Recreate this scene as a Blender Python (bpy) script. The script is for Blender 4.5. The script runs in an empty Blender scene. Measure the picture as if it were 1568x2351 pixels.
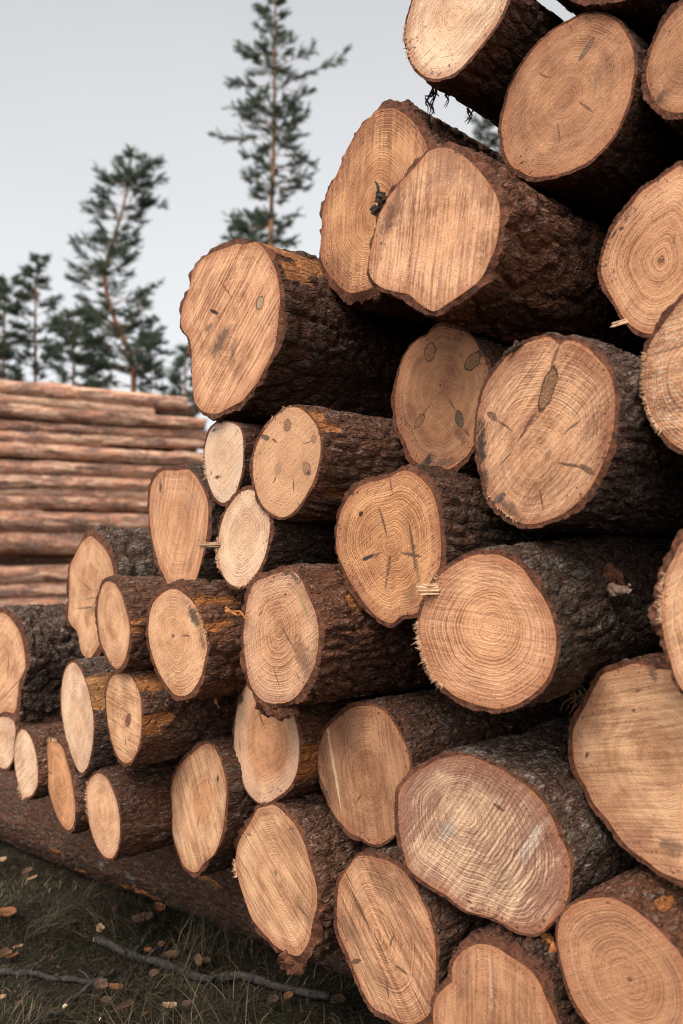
import bpy, math, random
import numpy as np
from mathutils import Matrix, Vector

rng = np.random.default_rng(7)
random.seed(7)
sc = bpy.context.scene
COL = sc.collection

# ------------------------------------------------------------------ camera
FPX, CX, CY = 2000.0, 784.0, 1175.5          # focal length and centre in units of a 1568 x 2351 picture
CAMH, PITCH = 1.22, math.atan(114.5 / 2000.0)
cam_d = bpy.data.cameras.new("camera")
cam = bpy.data.objects.new("camera", cam_d)
COL.objects.link(cam)
cam.location = (0, 0, CAMH)
cam.rotation_euler = (math.pi / 2 + PITCH, 0, 0)
cam_d.sensor_fit = 'VERTICAL'
cam_d.sensor_height = 36.0
cam_d.lens = 36.0 * FPX / 2351.0
cam_d.clip_start, cam_d.clip_end = 0.05, 3000
cam_d.dof.use_dof = True
cam_d.dof.focus_distance = 2.05
cam_d.dof.aperture_fstop = 2.8
sc.camera = cam
CAM = np.array([0, 0, CAMH])
REG = {'P': (0, 0, 1.74235), '1': (700, 900, .5102), '2': (1200, 350, .5102), '3': (1550, 0, .7538), '4': (1932, 600, .5529),
       '5': (1500, 1250, .6378), '6': (550, 1600, .5102), '7': (0, 2050, .5102), '8': (0, 2650, .5102), '9': (550, 2200, .5102),
       '10': (1250, 1800, .6378), '11': (600, 2750, .5102), '12': (1200, 2700, .5102), '13': (900, 3150, .5740),
       '14': (1700, 2950, .6582), '15': (2232, 1900, .7236), '16': (0, 3300, .5740)}


def px(reg, pts):
    """survey points of the photograph -> picture coordinates"""
    x0, y0, s = REG[reg]
    p = np.array(pts, float).reshape(-1, 2)
    return np.stack([(x0 + p[:, 0] * s) / 1.74235, (y0 + p[:, 1] * s) / 1.74235], 1)


def rays(p):
    p = np.atleast_2d(p)
    d = np.stack([(p[:, 0] - CX) / FPX, np.ones(len(p)), -(p[:, 1] - CY) / FPX], 1)
    c, s = math.cos(PITCH), math.sin(PITCH)
    return np.stack([d[:, 0], d[:, 1] * c - d[:, 2] * s, d[:, 1] * s + d[:, 2] * c], 1)


def hit(p, C, n):
    r = rays(p)
    t = ((C - CAM) @ n) / (r @ n)
    return CAM + r * t[:, None]


def ground(p, z=0.0):
    return hit(p, np.array([0, 0, z]), np.array([0, 0, 1.0]))


# ------------------------------------------------------------------ numpy noise
def h2(ix, iy, s):
    n = (ix.astype(np.int64) * 374761393 + iy.astype(np.int64) * 668265263 + int(s) * 974711) & 0x7fffffff
    n = ((n ^ (n >> 13)) * 1274126177) & 0x7fffffff
    n = ((n ^ (n >> 11)) * 69069 + 12345) & 0x7fffffff
    return ((n ^ (n >> 15)) & 0xfffff) / 1048575.0


def vnoise3(x, y, z, s=0):
    xi, yi, zi = np.floor(x).astype(np.int64), np.floor(y).astype(np.int64), np.floor(z).astype(np.int64)
    fx, fy, fz = x - xi, y - yi, z - zi
    fx, fy, fz = fx * fx * (3 - 2 * fx), fy * fy * (3 - 2 * fy), fz * fz * (3 - 2 * fz)
    o = 0
    for dz in (0, 1):
        wz = fz if dz else 1 - fz
        for dy in (0, 1):
            wy = fy if dy else 1 - fy
            for dx in (0, 1):
                wx = fx if dx else 1 - fx
                o = o + wx * wy * wz * h2(xi + dx, yi + dy + (zi + dz) * 7919, s)
    return o


def fbm3(x, y, z, s=0, oct=3):
    a, t, o = 0.5, 0, 0
    for k in range(oct):
        o = o + a * vnoise3(x * 2 ** k, y * 2 ** k, z * 2 ** k, s + k * 17)
        t += a
        a *= .5
    return o / t


def voro(u, v, nper, s):
    """2-D cell noise, periodic in u; returns F1, F2, cell random"""
    ui, vi = np.floor(u).astype(np.int64), np.floor(v).astype(np.int64)
    f1 = np.full(u.shape, 9.0)
    f2 = np.full(u.shape, 9.0)
    cid = np.zeros(u.shape)
    for dv in (-1, 0, 1):
        for du in (-1, 0, 1):
            cu, cv = ui + du, vi + dv
            cm = np.mod(cu, nper)
            ax, ay = h2(cm, cv, s), h2(cm, cv, s + 5)
            d = np.hypot(cu + ax - u, cv + ay - v)
            nearer = d < f1
            f2 = np.where(nearer, f1, np.minimum(f2, d))
            cid = np.where(nearer, h2(cm, cv, s + 9), cid)
            f1 = np.where(nearer, d, f1)
    return f1, f2, cid


def sstep(a, b, x):
    t = np.clip((x - a) / (b - a), 0, 1)
    return t * t * (3 - 2 * t)


# ------------------------------------------------------------------ mesh + object helpers
def mesh_from(name, V, F, mats=(), smooth=True, attrs=None, midx=None):
    """V (n,3), F (m,k) array or list of arrays of quads / triangles"""
    me = bpy.data.meshes.new(name)
    Fs = F if isinstance(F, list) else [F]
    Fs = [f for f in Fs if len(f)]
    nl = sum(f.size for f in Fs)
    nf = sum(len(f) for f in Fs)
    me.vertices.add(len(V))
    me.vertices.foreach_set('co', np.ascontiguousarray(V, np.float32).ravel())
    me.loops.add(nl)
    me.loops.foreach_set('vertex_index', np.concatenate([f.ravel() for f in Fs]).astype(np.int32))
    me.polygons.add(nf)
    tot = np.concatenate([np.full(len(f), f.shape[1]) for f in Fs])
    me.polygons.foreach_set('loop_start', (np.cumsum(tot) - tot).astype(np.int32))
    me.polygons.foreach_set('loop_total', tot.astype(np.int32))
    me.polygons.foreach_set('use_smooth', np.full(nf, smooth, dtype=bool))
    for m in mats:
        me.materials.append(m)
    if midx is not None:
        me.polygons.foreach_set('material_index', np.asarray(midx, np.int32))
    me.update()
    me.validate()
    for k, a in (attrs or {}).items():
        at = me.attributes.new(k, 'FLOAT', 'POINT')
        at.data.foreach_set('value', np.ascontiguousarray(a, np.float32))
    return me


def obj(name, me, parent=None):
    o = bpy.data.objects.new(name, me)
    COL.objects.link(o)
    if parent is not None:
        o.parent = parent
    return o


def tag(o, label=None, cat=None, group=None, kind=None):
    for k, v in (('label', label), ('category', cat), ('group', group), ('kind', kind)):
        if v:
            o[k] = v
    return o


def grid_faces(nr, nc, off=0, closed=True):
    i = np.arange(nr - 1)[:, None]
    j = np.arange(nc if closed else nc - 1)[None, :]
    j2 = (j + 1) % nc
    a = i * nc + j
    b = i * nc + j2
    return np.stack([a, b, b + nc, a + nc], -1).reshape(-1, 4) + off


def tube(path, rad, n=8, seed=0, rough=0.0):
    """tapered tube along a polyline: V, F"""
    P = np.asarray(path, float)
    R = np.broadcast_to(np.asarray(rad, float), (len(P),))
    T = np.gradient(P, axis=0)
    T /= np.linalg.norm(T, axis=1)[:, None] + 1e-9
    ref = np.array([0.31, 0.17, 0.93]) if abs(T[0, 2]) < .9 else np.array([1.0, .1, .2])
    A = np.cross(T, ref)
    A /= np.linalg.norm(A, axis=1)[:, None]
    B = np.cross(T, A)
    th = np.arange(n) / n * 2 * np.pi
    rr = R[:, None] * np.ones(n)[None, :]
    if rough:
        rr = rr * (1 + rough * (h2(np.arange(len(P))[:, None] + 0 * np.arange(n), np.arange(n)[None, :] + 0 * np.arange(len(P))[:, None], seed) - .5))
    V = P[:, None, :] + rr[..., None] * (np.cos(th)[None, :, None] * A[:, None, :] + np.sin(th)[None, :, None] * B[:, None, :])
    V = V.reshape(-1, 3)
    F = grid_faces(len(P), n)
    c0, c1 = len(V), len(V) + 1
    V = np.concatenate([V, P[:1], P[-1:]])
    j = np.arange(n)
    j2 = (j + 1) % n
    caps = np.concatenate([np.stack([j2, j, np.full(n, c0)], 1), np.stack([(len(P) - 1) * n + j, (len(P) - 1) * n + j2, np.full(n, c1)], 1)])
    return V, F, caps


class Bag:
    def __init__(self):
        self.V, self.Q, self.T, self.n = [], [], [], 0

    def add(self, V, Q=None, T=None):
        self.V.append(V)
        if Q is not None and len(Q):
            self.Q.append(Q + self.n)
        if T is not None and len(T):
            self.T.append(T + self.n)
        self.n += len(V)

    def tube(self, *a, **k):
        V, F, c = tube(*a, **k)
        self.add(V, F, c)

    def mesh(self, name, mats, smooth=True):
        F = []
        if self.Q:
            F.append(np.concatenate(self.Q))
        if self.T:
            F.append(np.concatenate(self.T))
        return mesh_from(name, np.concatenate(self.V), F, mats, smooth)


def smooth_path(P, n):
    P = np.asarray(P, float)
    m = len(P)
    t = np.linspace(0, m - 1, n)
    i = np.clip(np.floor(t).astype(int), 0, m - 2)
    f = (t - i)[:, None]
    p0, p1, p2, p3 = P[np.maximum(i - 1, 0)], P[i], P[i + 1], P[np.minimum(i + 2, m - 1)]
    return .5 * (2 * p1 + (p2 - p0) * f + (2 * p0 - 5 * p1 + 4 * p2 - p3) * f ** 2 + (3 * p1 - p0 - 3 * p2 + p3) * f ** 3)


# ------------------------------------------------------------------ node helpers
class G:
    def __init__(self, name):
        self.m = bpy.data.materials.new(name)
        self.m.use_nodes = True
        self.nt = self.m.node_tree
        self.nt.nodes.clear()
        self.out = self.nt.nodes.new('ShaderNodeOutputMaterial')
        self.b = self.nt.nodes.new('ShaderNodeBsdfPrincipled')
        self.nt.links.new(self.b.outputs[0], self.out.inputs[0])
        self.tc = None

    def node(self, t, **kw):
        n = self.nt.nodes.new(t)
        for k, v in kw.items():
            setattr(n, k, v)
        return n

    def put(self, sock, v):
        if isinstance(v, bpy.types.NodeSocket):
            self.nt.links.new(v, sock)
        elif v is not None:
            if isinstance(v, (tuple, list)) and len(v) == 3 and sock.type == 'RGBA':
                v = (*v, 1)
            sock.default_value = v

    def M(self, op, a, b=None, c=None, clamp=False):
        n = self.node('ShaderNodeMath', operation=op, use_clamp=clamp)
        for i, v in enumerate((a, b, c)):
            if v is not None:
                self.put(n.inputs[i], v)
        return n.outputs[0]

    def add(self, a, b): return self.M('ADD', a, b)
    def sub(self, a, b): return self.M('SUBTRACT', a, b)
    def mul(self, a, b): return self.M('MULTIPLY', a, b)
    def madd(self, a, b, c): return self.M('MULTIPLY_ADD', a, b, c)

    def ss(self, a, b, x):
        n = self.node('ShaderNodeMapRange', interpolation_type='SMOOTHSTEP')
        flip = a > b
        self.put(n.inputs[0], x)
        n.inputs[1].default_value, n.inputs[2].default_value = (b, a) if flip else (a, b)
        n.inputs[3].default_value, n.inputs[4].default_value = (1, 0) if flip else (0, 1)
        return n.outputs[0]

    def obj(self):
        if self.tc is None:
            self.tc = self.node('ShaderNodeTexCoord')
        return self.tc.outputs['Object']

    def sep(self, v):
        n = self.node('ShaderNodeSeparateXYZ')
        self.put(n.inputs[0], v)
        return n.outputs

    def xyz(self, x, y, z):
        n = self.node('ShaderNodeCombineXYZ')
        for i, v in enumerate((x, y, z)):
            self.put(n.inputs[i], v)
        return n.outputs[0]

    def noise(self, vec=None, w=None, scale=5.0, detail=2.0, rough=.55, dist=0.0, col=False):
        n = self.node('ShaderNodeTexNoise', noise_dimensions='1D' if vec is None else '3D')
        if vec is not None:
            self.put(n.inputs['Vector'], vec)
        if w is not None:
            self.put(n.inputs['W'], w)
        n.inputs['Scale'].default_value = scale
        n.inputs['Detail'].default_value = detail
        n.inputs['Roughness'].default_value = rough
        n.inputs['Distortion'].default_value = dist
        return n.outputs['Color' if col else 'Fac']

    def voro(self, vec, scale, feature='F1', out='Distance', rnd=1.0):
        n = self.node('ShaderNodeTexVoronoi', feature=feature)
        self.put(n.inputs['Vector'], vec)
        n.inputs['Scale'].default_value = scale
        n.inputs['Randomness'].default_value = rnd
        return n.outputs[out]

    def mix(self, f, a, b, mode='MIX'):
        n = self.node('ShaderNodeMix', data_type='RGBA', blend_type=mode)
        n.clamp_factor = True
        self.put(n.inputs[0], f)
        self.put(n.inputs[6], a)
        self.put(n.inputs[7], b)
        return n.outputs[2]

    def scale(self, v, s):
        n = self.node('ShaderNodeVectorMath', operation='MULTIPLY')
        self.put(n.inputs[0], v)
        self.put(n.inputs[1], s if isinstance(s, bpy.types.NodeSocket) else tuple(s))
        return n.outputs[0]

    def vadd(self, a, b):
        n = self.node('ShaderNodeVectorMath', operation='ADD')
        self.put(n.inputs[0], a)
        self.put(n.inputs[1], b)
        return n.outputs[0]

    def attr(self, name):
        n = self.node('ShaderNodeAttribute', attribute_name=name)
        return n.outputs['Fac']

    def bump(self, h, strength=.5, dist=.002):
        n = self.node('ShaderNodeBump')
        n.inputs['Strength'].default_value = strength
        n.inputs['Distance'].default_value = dist
        self.put(n.inputs['Height'], h)
        self.put(self.b.inputs['Normal'], n.outputs[0])

    def done(self, col, rough=.8, spec=.2):
        self.put(self.b.inputs['Base Color'], col)
        self.put(self.b.inputs['Roughness'], rough)
        self.put(self.b.inputs['Specular IOR Level'], spec)
        return self.m


# ------------------------------------------------------------------ materials
TONES = {  # sapwood light, dark lines, heartwood
    'mid': ((0.72, 0.378, 0.202), (0.225, 0.08, 0.036), (0.64, 0.305, 0.145)),
    'pale': ((0.79, 0.53, 0.345), (0.39, 0.19, 0.105), (0.73, 0.43, 0.24)),
    'orange': ((0.68, 0.335, 0.158), (0.22, 0.074, 0.032), (0.58, 0.265, 0.11)),
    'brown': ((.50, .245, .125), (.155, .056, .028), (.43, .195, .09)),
    'grey': ((0.72, 0.45, 0.275), (0.21, 0.09, 0.055), (0.68, 0.41, 0.235)),
    'honey': ((0.71, 0.398, 0.217), (0.27, 0.108, 0.048), (0.63, 0.31, 0.15)),
}


def wood_material(P, R, seed):
    g = G('sawn_pine')
    tone = TONES[P.get('tone', 'mid')]
    o = g.obj()
    off = g.vadd(o, (seed * 3.17 % 11, seed * 1.91 % 7, 0.0))
    rad = g.attr('rad')
    x, y, _ = g.sep(o)
    wav = g.sub(g.noise(off, scale=22, detail=2), .5)
    wav2 = g.sub(g.noise(off, scale=6, detail=1), .5)
    q = g.add(g.mul(rad, R), g.add(g.mul(wav, .0035), g.mul(wav2, .010)))
    for (kx, ky, a, b, rot, k, core) in P.get('_knots', []):   # rings swing round the knots
        dx, dy = g.mul(g.sub(x, kx), 1 / (a + .004)), g.mul(g.sub(y, ky), 1 / (a + .004))
        dd = g.M('SQRT', g.add(g.mul(dx, dx), g.mul(dy, dy)))
        q = g.madd(g.ss(2.4, .5, dd), .35 * min(a, .03), q)
    q = g.add(q, seed * .73)
    ring = g.ss(.36, .64, g.noise(w=q, scale=P.get('rf', 210) * 2.5, detail=1.5, rough=.5))
    ring2 = g.noise(w=q, scale=620, detail=1.0)
    band = g.ss(.3, .7, g.noise(w=q, scale=55, detail=2.5))
    A = math.radians(P.get('sa', 60))
    s = g.add(g.mul(x, math.cos(A)), g.mul(y, math.sin(A)))
    t = g.sub(g.mul(y, math.cos(A)), g.mul(x, math.sin(A)))
    s = g.add(s, g.mul(wav2, .012))
    sv = g.xyz(g.mul(s, P.get('sf', 150) * 1.5), g.mul(t, 6), seed * 1.3)
    streak = g.ss(.3, .7, g.noise(sv, scale=1, detail=2.5, rough=.62))
    mott = g.ss(.25, .75, g.noise(off, scale=11, detail=3, rough=.6))
    grain = g.noise(off, scale=330, detail=3, rough=.75)
    f = .66
    ra, sa, ma = P.get('ra', .55), P.get('ss', .3), P.get('ma', .68)
    f = g.madd(g.sub(ring, .5), g.mul(g.madd(mott, .7, .35), -ra * .95), f)
    f = g.madd(g.sub(ring2, .5), -.42, f)
    f = g.madd(g.sub(band, .5), -.20 * P.get('ba', 1), f)
    f = g.madd(g.sub(streak, .5), -sa * .95, f)
    f = g.madd(g.sub(mott, .5), -ma, f)
    f = g.madd(g.sub(grain, .5), -1.1, f)
    hr = P.get('hr', .5)
    heart = g.mul(g.ss(hr + .05, hr - .05, g.madd(wav2, .22, rad)), P.get('hk', .5))
    light = g.mix(heart, tone[0], tone[2])
    col = g.mix(g.M('MULTIPLY', f, 1.0, clamp=True), tone[1], light)
    # broad stains with their own ragged shape
    st = min(.7, P.get('st', .25) * 1.45)
    if st:
        sn = g.noise(g.vadd(off, (5, 2, 1)), scale=P.get('stf', 7), detail=5, rough=.68)
        sn = g.madd(g.sub(streak, .5), .16, g.madd(g.sub(ring, .5), .12, sn))
        if P.get('str', 0):
            sn = g.madd(g.sub(rad, .62), P['str'], sn)
        col = g.mix(g.mul(g.ss(.53, .70, sn), st), col, P.get('stc', (.20, .085, .045)))
    # grooves left by the saw chain
    if P.get('gr'):
        w = g.M('SINE', g.mul(g.madd(wav, .006, s), P['gr']))
        msk = g.mul(g.ss(.45, .6, g.noise(g.vadd(off, (9, 4, 2)), scale=5, detail=1)), .85)
        gm = g.ss(.95, .55, rad)
        w = g.mul(g.mul(g.ss(-.1, .9, w), g.M('MAXIMUM', msk, .35)), gm)
        col = g.mix(g.mul(w, .5), col, (.27, .15, .09))
        groove = w
    else:
        groove = None
    if P.get('fuz'):   # woolly pale torn fibre
        fz = g.ss(.52, .62, g.noise(g.xyz(g.mul(s, 260), g.mul(t, 60), seed), scale=1, detail=2))
        col = g.mix(g.mul(fz, P['fuz']), col, (.78, .60, .43))
    if P.get('pale_rings'):   # dry pale outer wood
        col = g.mix(g.mul(g.ss(.55, .95, rad), P['pale_rings']), col, (.72, .52, .38))
    # rim
    nr = g.madd(g.sub(g.noise(off, scale=30, detail=3), .5), .10, rad)
    col = g.mix(g.mul(g.ss(P.get('rim0', .78), 1.02, nr), P.get('rim', .45) * 1.1), col, (.31, .105, .050))
    col = g.mix(g.mul(g.ss(.970, .99, rad), g.mul(g.ss(.42, .62, g.noise(off, scale=14, detail=3)), .75)), col, (.46, .18, .065))
    # drying checks
    for (ax, ay, bx, by, wd, k) in P.get('_cracks', []):
        L = math.hypot(bx - ax, by - ay) + 1e-6
        ux, uy = (bx - ax) / L, (by - ay) / L
        dx, dy = g.sub(x, ax), g.sub(y, ay)
        al = g.add(g.mul(dx, ux), g.mul(dy, uy))
        ac = g.add(g.sub(g.mul(dy, ux), g.mul(dx, uy)), g.mul(wav, .012))
        half = g.mul(g.M('SINE', g.mul(g.M('MULTIPLY', al, 1.0 / L, clamp=True), math.pi)), wd)
        m = g.mul(g.ss(1.0, .25, g.M('DIVIDE', g.M('ABSOLUTE', ac), g.M('MAXIMUM', half, 1e-5))), k)
        col = g.mix(m, col, (.13, .062, .036))
    # knots: dark ring, brown core
    for (kx, ky, a, b, rot, k, core) in P.get('_knots', []):
        c_, s_ = math.cos(rot), math.sin(rot)
        dx, dy = g.sub(x, kx), g.sub(y, ky)
        e1 = g.mul(g.add(g.mul(dx, c_), g.mul(dy, s_)), 1 / a)
        e2 = g.mul(g.sub(g.mul(dy, c_), g.mul(dx, s_)), 1 / b)
        d = g.M('SQRT', g.add(g.mul(e1, e1), g.mul(e2, e2)))
        d = g.madd(g.sub(g.noise(off, scale=70, detail=3), .5), .75, d)
        core_c = g.mix(g.ss(.45, .8, g.noise(off, scale=150, detail=3)), core, (.07, .035, .022))
        col = g.mix(g.mul(g.ss(1.9, .9, d), .40 * k), col, (.40, .175, .075))
        col = g.mix(g.mul(g.ss(1.08, .96, d), k), col, (.075, .036, .024))
        col = g.mix(g.mul(g.ss(.93, .78, d), k), col, g.mix(g.ss(.4, .8, g.M('FRACT', g.mul(d, 3.0))), core_c, tuple(c * .7 for c in core)))
    # soot-dark and grey stains
    for (kx, ky, a, b, rot, k, cc) in P.get('_spots', []):
        c_, s_ = math.cos(rot), math.sin(rot)
        dx, dy = g.sub(x, kx), g.sub(y, ky)
        e1 = g.mul(g.add(g.mul(dx, c_), g.mul(dy, s_)), 1 / a)
        e2 = g.mul(g.sub(g.mul(dy, c_), g.mul(dx, s_)), 1 / b)
        d = g.M('SQRT', g.add(g.mul(e1, e1), g.mul(e2, e2)))
        d = g.madd(g.sub(streak, .5), .7, g.madd(g.sub(g.noise(off, scale=45, detail=4, rough=.7), .5), 2.0, d))
        col = g.mix(g.mul(g.ss(1.15, .35, d), k), col, cc)
    # specks of bark dust and resin
    dk = P.get('dirt', .4)
    sp = g.noise(g.vadd(off, (3, 8, 0)), scale=P.get('spf', 120), detail=3, rough=.62)
    loc = g.noise(g.vadd(off, (1, 5, 0)), scale=9, detail=2)
    sp = g.add(sp, g.mul(g.sub(g.M('MAXIMUM', g.mul(rad, rad), .3), .85), .16))
    sp = g.madd(g.sub(loc, .5), .30, sp)
    col = g.mix(g.mul(g.ss(.665 - .09 * dk, .70 - .09 * dk, sp), .85), col, (.05, .03, .022))
    pit = g.noise(g.vadd(off, (13, 8, 0)), scale=260, detail=1)
    col = g.mix(g.mul(g.ss(.64, .72, pit), .6), col, (.11, .055, .03))
    col = g.mix(g.mul(g.ss(.30, .25, pit), .35), col, (.80, .64, .48))
    hgt = g.madd(ring, .35, g.madd(streak, 1.0 * sa + .3, g.madd(grain, .9, g.mul(sp, .8))))
    if groove is not None:
        hgt = g.madd(groove, -1.1, hgt)
    g.bump(hgt, P.get('bump', .55), .0035)
    return g.done(col, .78, .18)


BARKS = {  # weathered outer, inner red-brown, bare wood, lichen amount
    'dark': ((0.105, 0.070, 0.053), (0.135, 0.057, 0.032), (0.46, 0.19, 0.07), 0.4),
    'grey': ((0.205, 0.152, 0.124), (0.135, 0.072, 0.048), (0.60, 0.28, 0.11), 0.35),
    'red': ((0.15, 0.088, 0.064), (0.2, 0.078, 0.038), (0.52, 0.19, 0.06), 0.12),
    'moss': ((0.095, 0.078, 0.058), (0.115, 0.058, 0.035), (0.45, 0.2, 0.07), 0.65),
    'flake': ((0.165, 0.1, 0.074), (0.19, 0.084, 0.047), (0.56, 0.215, 0.075), 0.18),
    'stack': ((0.46, 0.27, 0.205), (0.62, 0.27, 0.14), (0.92, 0.55, 0.36), 0.08),
}


def bark_material(kind):
    outer, inner, bare, lich = BARKS[kind]
    g = G('pine_bark')
    o = g.obj()
    info = g.node('ShaderNodeObjectInfo')
    sh = g.mul(info.outputs['Random'], 37.0)
    o = g.vadd(o, g.xyz(sh, sh, 0.0))
    v = g.scale(o, (1, 1, .42))
    ht, peel = g.attr('ht'), g.attr('peel')
    n1 = g.noise(v, scale=9, detail=4, rough=.62)
    n2 = g.noise(v, scale=80, detail=5, rough=.72)
    n3 = g.noise(v, scale=260, detail=4, rough=.75)
    cell = g.voro(g.vadd(v, g.scale(g.noise(v, scale=40, col=True), (.02, .02, .02))), 62, out='Color')
    cr = g.sep(cell)[0]
    f = g.madd(g.sub(n2, .5), 1.1, g.madd(g.sub(cr, .5), .75, g.madd(g.sub(n1, .5), 1.2, .48)))
    f = g.madd(g.sub(ht, .55), .8, f)
    f = g.M('MULTIPLY', f, 1.0, clamp=True)
    col = g.mix(f, inner, outer)
    if kind == 'stack':
        b1 = g.noise(g.scale(o, (1, 1, .38)), scale=5.5, detail=5, rough=.68)
        b2 = g.noise(g.vadd(g.scale(o, (1, 1, .30)), (9.0, 4, 1)), scale=8, detail=5, rough=.7)
        col = g.mix(g.ss(.46, .58, b1), (.150, .105, .090), col)
        col = g.mix(g.mul(g.ss(.50, .62, b2), .8), col, (.52, .215, .115))
        col = g.mix(g.mul(g.ss(.57, .63, b2), .9), col, (.90, .56, .36))
        col = g.mix(g.ss(.1, .9, info.outputs['Random']), g.mix(1.0, col, (.62, .58, .58), 'MULTIPLY'), col)
        col = g.mix(1.0, col, (1.25, 1.25, 1.3), 'MULTIPLY')
    pal = g.ss(.57, .68, g.madd(g.sub(cr, .5), .25, n2))
    col = g.mix(g.mul(pal, .55), col, tuple(min(1, c * 2.8 + .025) for c in outer))
    col = g.mix(g.mul(g.ss(.56, .44, n3), .75), col, tuple(c * .45 for c in inner))
    ck1 = g.voro(g.vadd(v, g.scale(g.noise(v, scale=30, col=True), (.03, .03, .03))), 42, feature='DISTANCE_TO_EDGE')
    ck2 = g.voro(g.vadd(v, g.scale(g.noise(v, scale=70, col=True), (.014, .014, .014))), 120, feature='DISTANCE_TO_EDGE')
    fl = g.sep(g.voro(g.vadd(v, g.scale(g.noise(v, scale=70, col=True), (.014, .014, .014))), 120, out='Color'))[1]
    crk = g.mul(g.ss(.0, .16, ck1), g.madd(g.ss(.0, .2, ck2), .5, .5))
    if kind == 'stack':
        fl, n3 = g.madd(fl, .5, .45), g.madd(n3, .5, .25)
        crk = g.madd(crk, .4, .6)
    val = g.mul(g.madd(fl, .8, .65), g.madd(g.sub(n3, .5), 1.4, 1.0))
    vcol = g.node('ShaderNodeCombineColor')
    for q_ in range(3):
        g.put(vcol.inputs[q_], val)
    col = g.mix(1.0, col, vcol.outputs[0], 'MULTIPLY')
    col = g.mix(g.mul(g.ss(.9, .1, crk), .6), col, tuple(c * .55 for c in inner))
    # lichen
    ln = g.noise(g.vadd(v, (4.0, 1, 2)), scale=13, detail=2)
    ls = g.noise(g.vadd(v, (7.0, 3, 2)), scale=110, detail=3, rough=.7)
    lm = g.mul(g.ss(.80 - .16 * lich, .86 - .16 * lich, g.madd(g.sub(ls, .5), 1.5, ln)), .6)
    col = g.mix(lm, col, (.21, .215, .18))
    gm = g.mul(g.ss(.56, .70, g.noise(g.vadd(v, (2.0, 9, 2)), scale=6, detail=4)), lich * .8)
    col = g.mix(gm, col, (.052, .058, .030))
    # bare wood where the bark was torn off
    bn = g.noise(g.scale(o, (90, 90, 7)), scale=1, detail=3, rough=.65)
    bc = g.mix(g.ss(.3, .7, bn), tuple(c * .42 for c in bare), bare)
    bc = g.mix(g.mul(g.ss(.62, .72, g.noise(g.vadd(v, (1.0, 1, 2)), scale=30, detail=2)), .6), bc, (.16, .065, .03))
    col = g.mix(g.ss(.45, .55, g.madd(g.sub(n2, .5), .25, peel)), col, bc)
    hgt = g.madd(n2, .9, g.madd(n3, .5, g.madd(fl, .25, g.mul(crk, .8))))
    g.bump(hgt, .95, .012)
    return g.done(col, g.madd(n2, -.25, .92), .15)


BM = {k: bark_material(k) for k in BARKS}


def simple(name, c1, c2, scale=20, rough=.85, stretch=(1, 1, 1), bumpk=.4, bd=.003, spec=.2):
    g = G(name)
    v = g.scale(g.obj(), stretch)
    n = g.noise(v, scale=scale, detail=5, rough=.65)
    col = g.mix(g.ss(.28, .72, n), c1, c2)
    g.bump(g.noise(v, scale=scale * 2.5, detail=4), bumpk, bd)
    return g.done(col, rough, spec)


M_RIM = simple('cut_bark', (.045, .017, .010), (.165, .060, .030), 75, bumpk=.8, bd=.006)
M_SPLINT = simple('torn_wood', (.50, .30, .16), (.80, .60, .40), 60, stretch=(1, 1, 1))
M_STUB = simple('grey_torn_wood', (.10, .055, .038), (.32, .21, .15), 60)
M_PALECHIP = simple('pale_chip', (.20, .115, .065), (.42, .26, .155), 50)
M_FRAY = simple('frayed_rim', (.36, .19, .10), (.66, .42, .25), 60)
M_ORANGE = simple('inner_bark', (.22, .075, .022), (.52, .20, .055), 40)
M_CHIP = simple('bark_chip', (.040, .024, .017), (.12, .065, .040), 45)
M_STICK = simple('stick_bark', (.014, .012, .010), (.062, .050, .043), 70, bumpk=.8, bd=.004)
M_TWIG = simple('dark_fibre', (.022, .016, .012), (.075, .050, .034), 60)
M_LEAF = simple('dry_leaf', (.05, .027, .016), (.14, .072, .038), 50)

# ------------------------------------------------------------------ the front pile
AX0 = math.radians(45)
FACE = math.radians(40)
FN = np.array([-math.sin(FACE), -math.cos(FACE), 0.0])
D0 = 2.0
SECT = {}


def densify(p, k=10):
    n = len(p)
    i = np.arange(n)
    f = (np.arange(k) / k)[None, :, None]
    p0, p1, p2, p3 = p[(i - 1) % n][:, None], p[i][:, None], p[(i + 1) % n][:, None], p[(i + 2) % n][:, None]
    o = .5 * (2 * p1 + (p2 - p0) * f + (2 * p0 - 5 * p1 + 4 * p2 - p3) * f ** 2 + (3 * p1 - p0 - 3 * p2 + p3) * f ** 3)
    return o.reshape(-1, 2)


def bark_field(th, z, r, seed, cw, cl):
    """relief of the bark, 0 (deep fissure) .. 1 (plate)"""
    nc = max(6, int(round(2 * math.pi * r / cw)))
    c, s = np.cos(th) * r, np.sin(th) * r
    w1 = fbm3(c * 14, s * 14, z * 9, seed, 2) - .5
    w2 = fbm3(c * 14, s * 14, z * 9, seed + 31, 2) - .5
    w3 = fbm3(c * 45, s * 45, z * 30, seed + 77, 2) - .5
    u = th / (2 * np.pi) * nc + 1.5 * w1 + .5 * w3
    v = z / cl + 1.3 * w2 + .4 * w3
    f1, f2, cid = voro(u, v, nc, seed)
    e = sstep(.02, .24, f2 - f1)
    h1 = e * (.66 + .34 * cid)
    nc2 = nc * 3
    f1, f2, cid2 = voro(u * 3 + w3 * 2, v * 1.9, nc2, seed + 3)
    h2_ = sstep(0, .3, f2 - f1) * (.3 + .7 * cid2)
    fb = fbm3(c * 90, s * 90, z * 55, seed + 5, 3)
    return .46 * h1 + .26 * h2_ * (.4 + .6 * e) + .28 * fb


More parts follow.
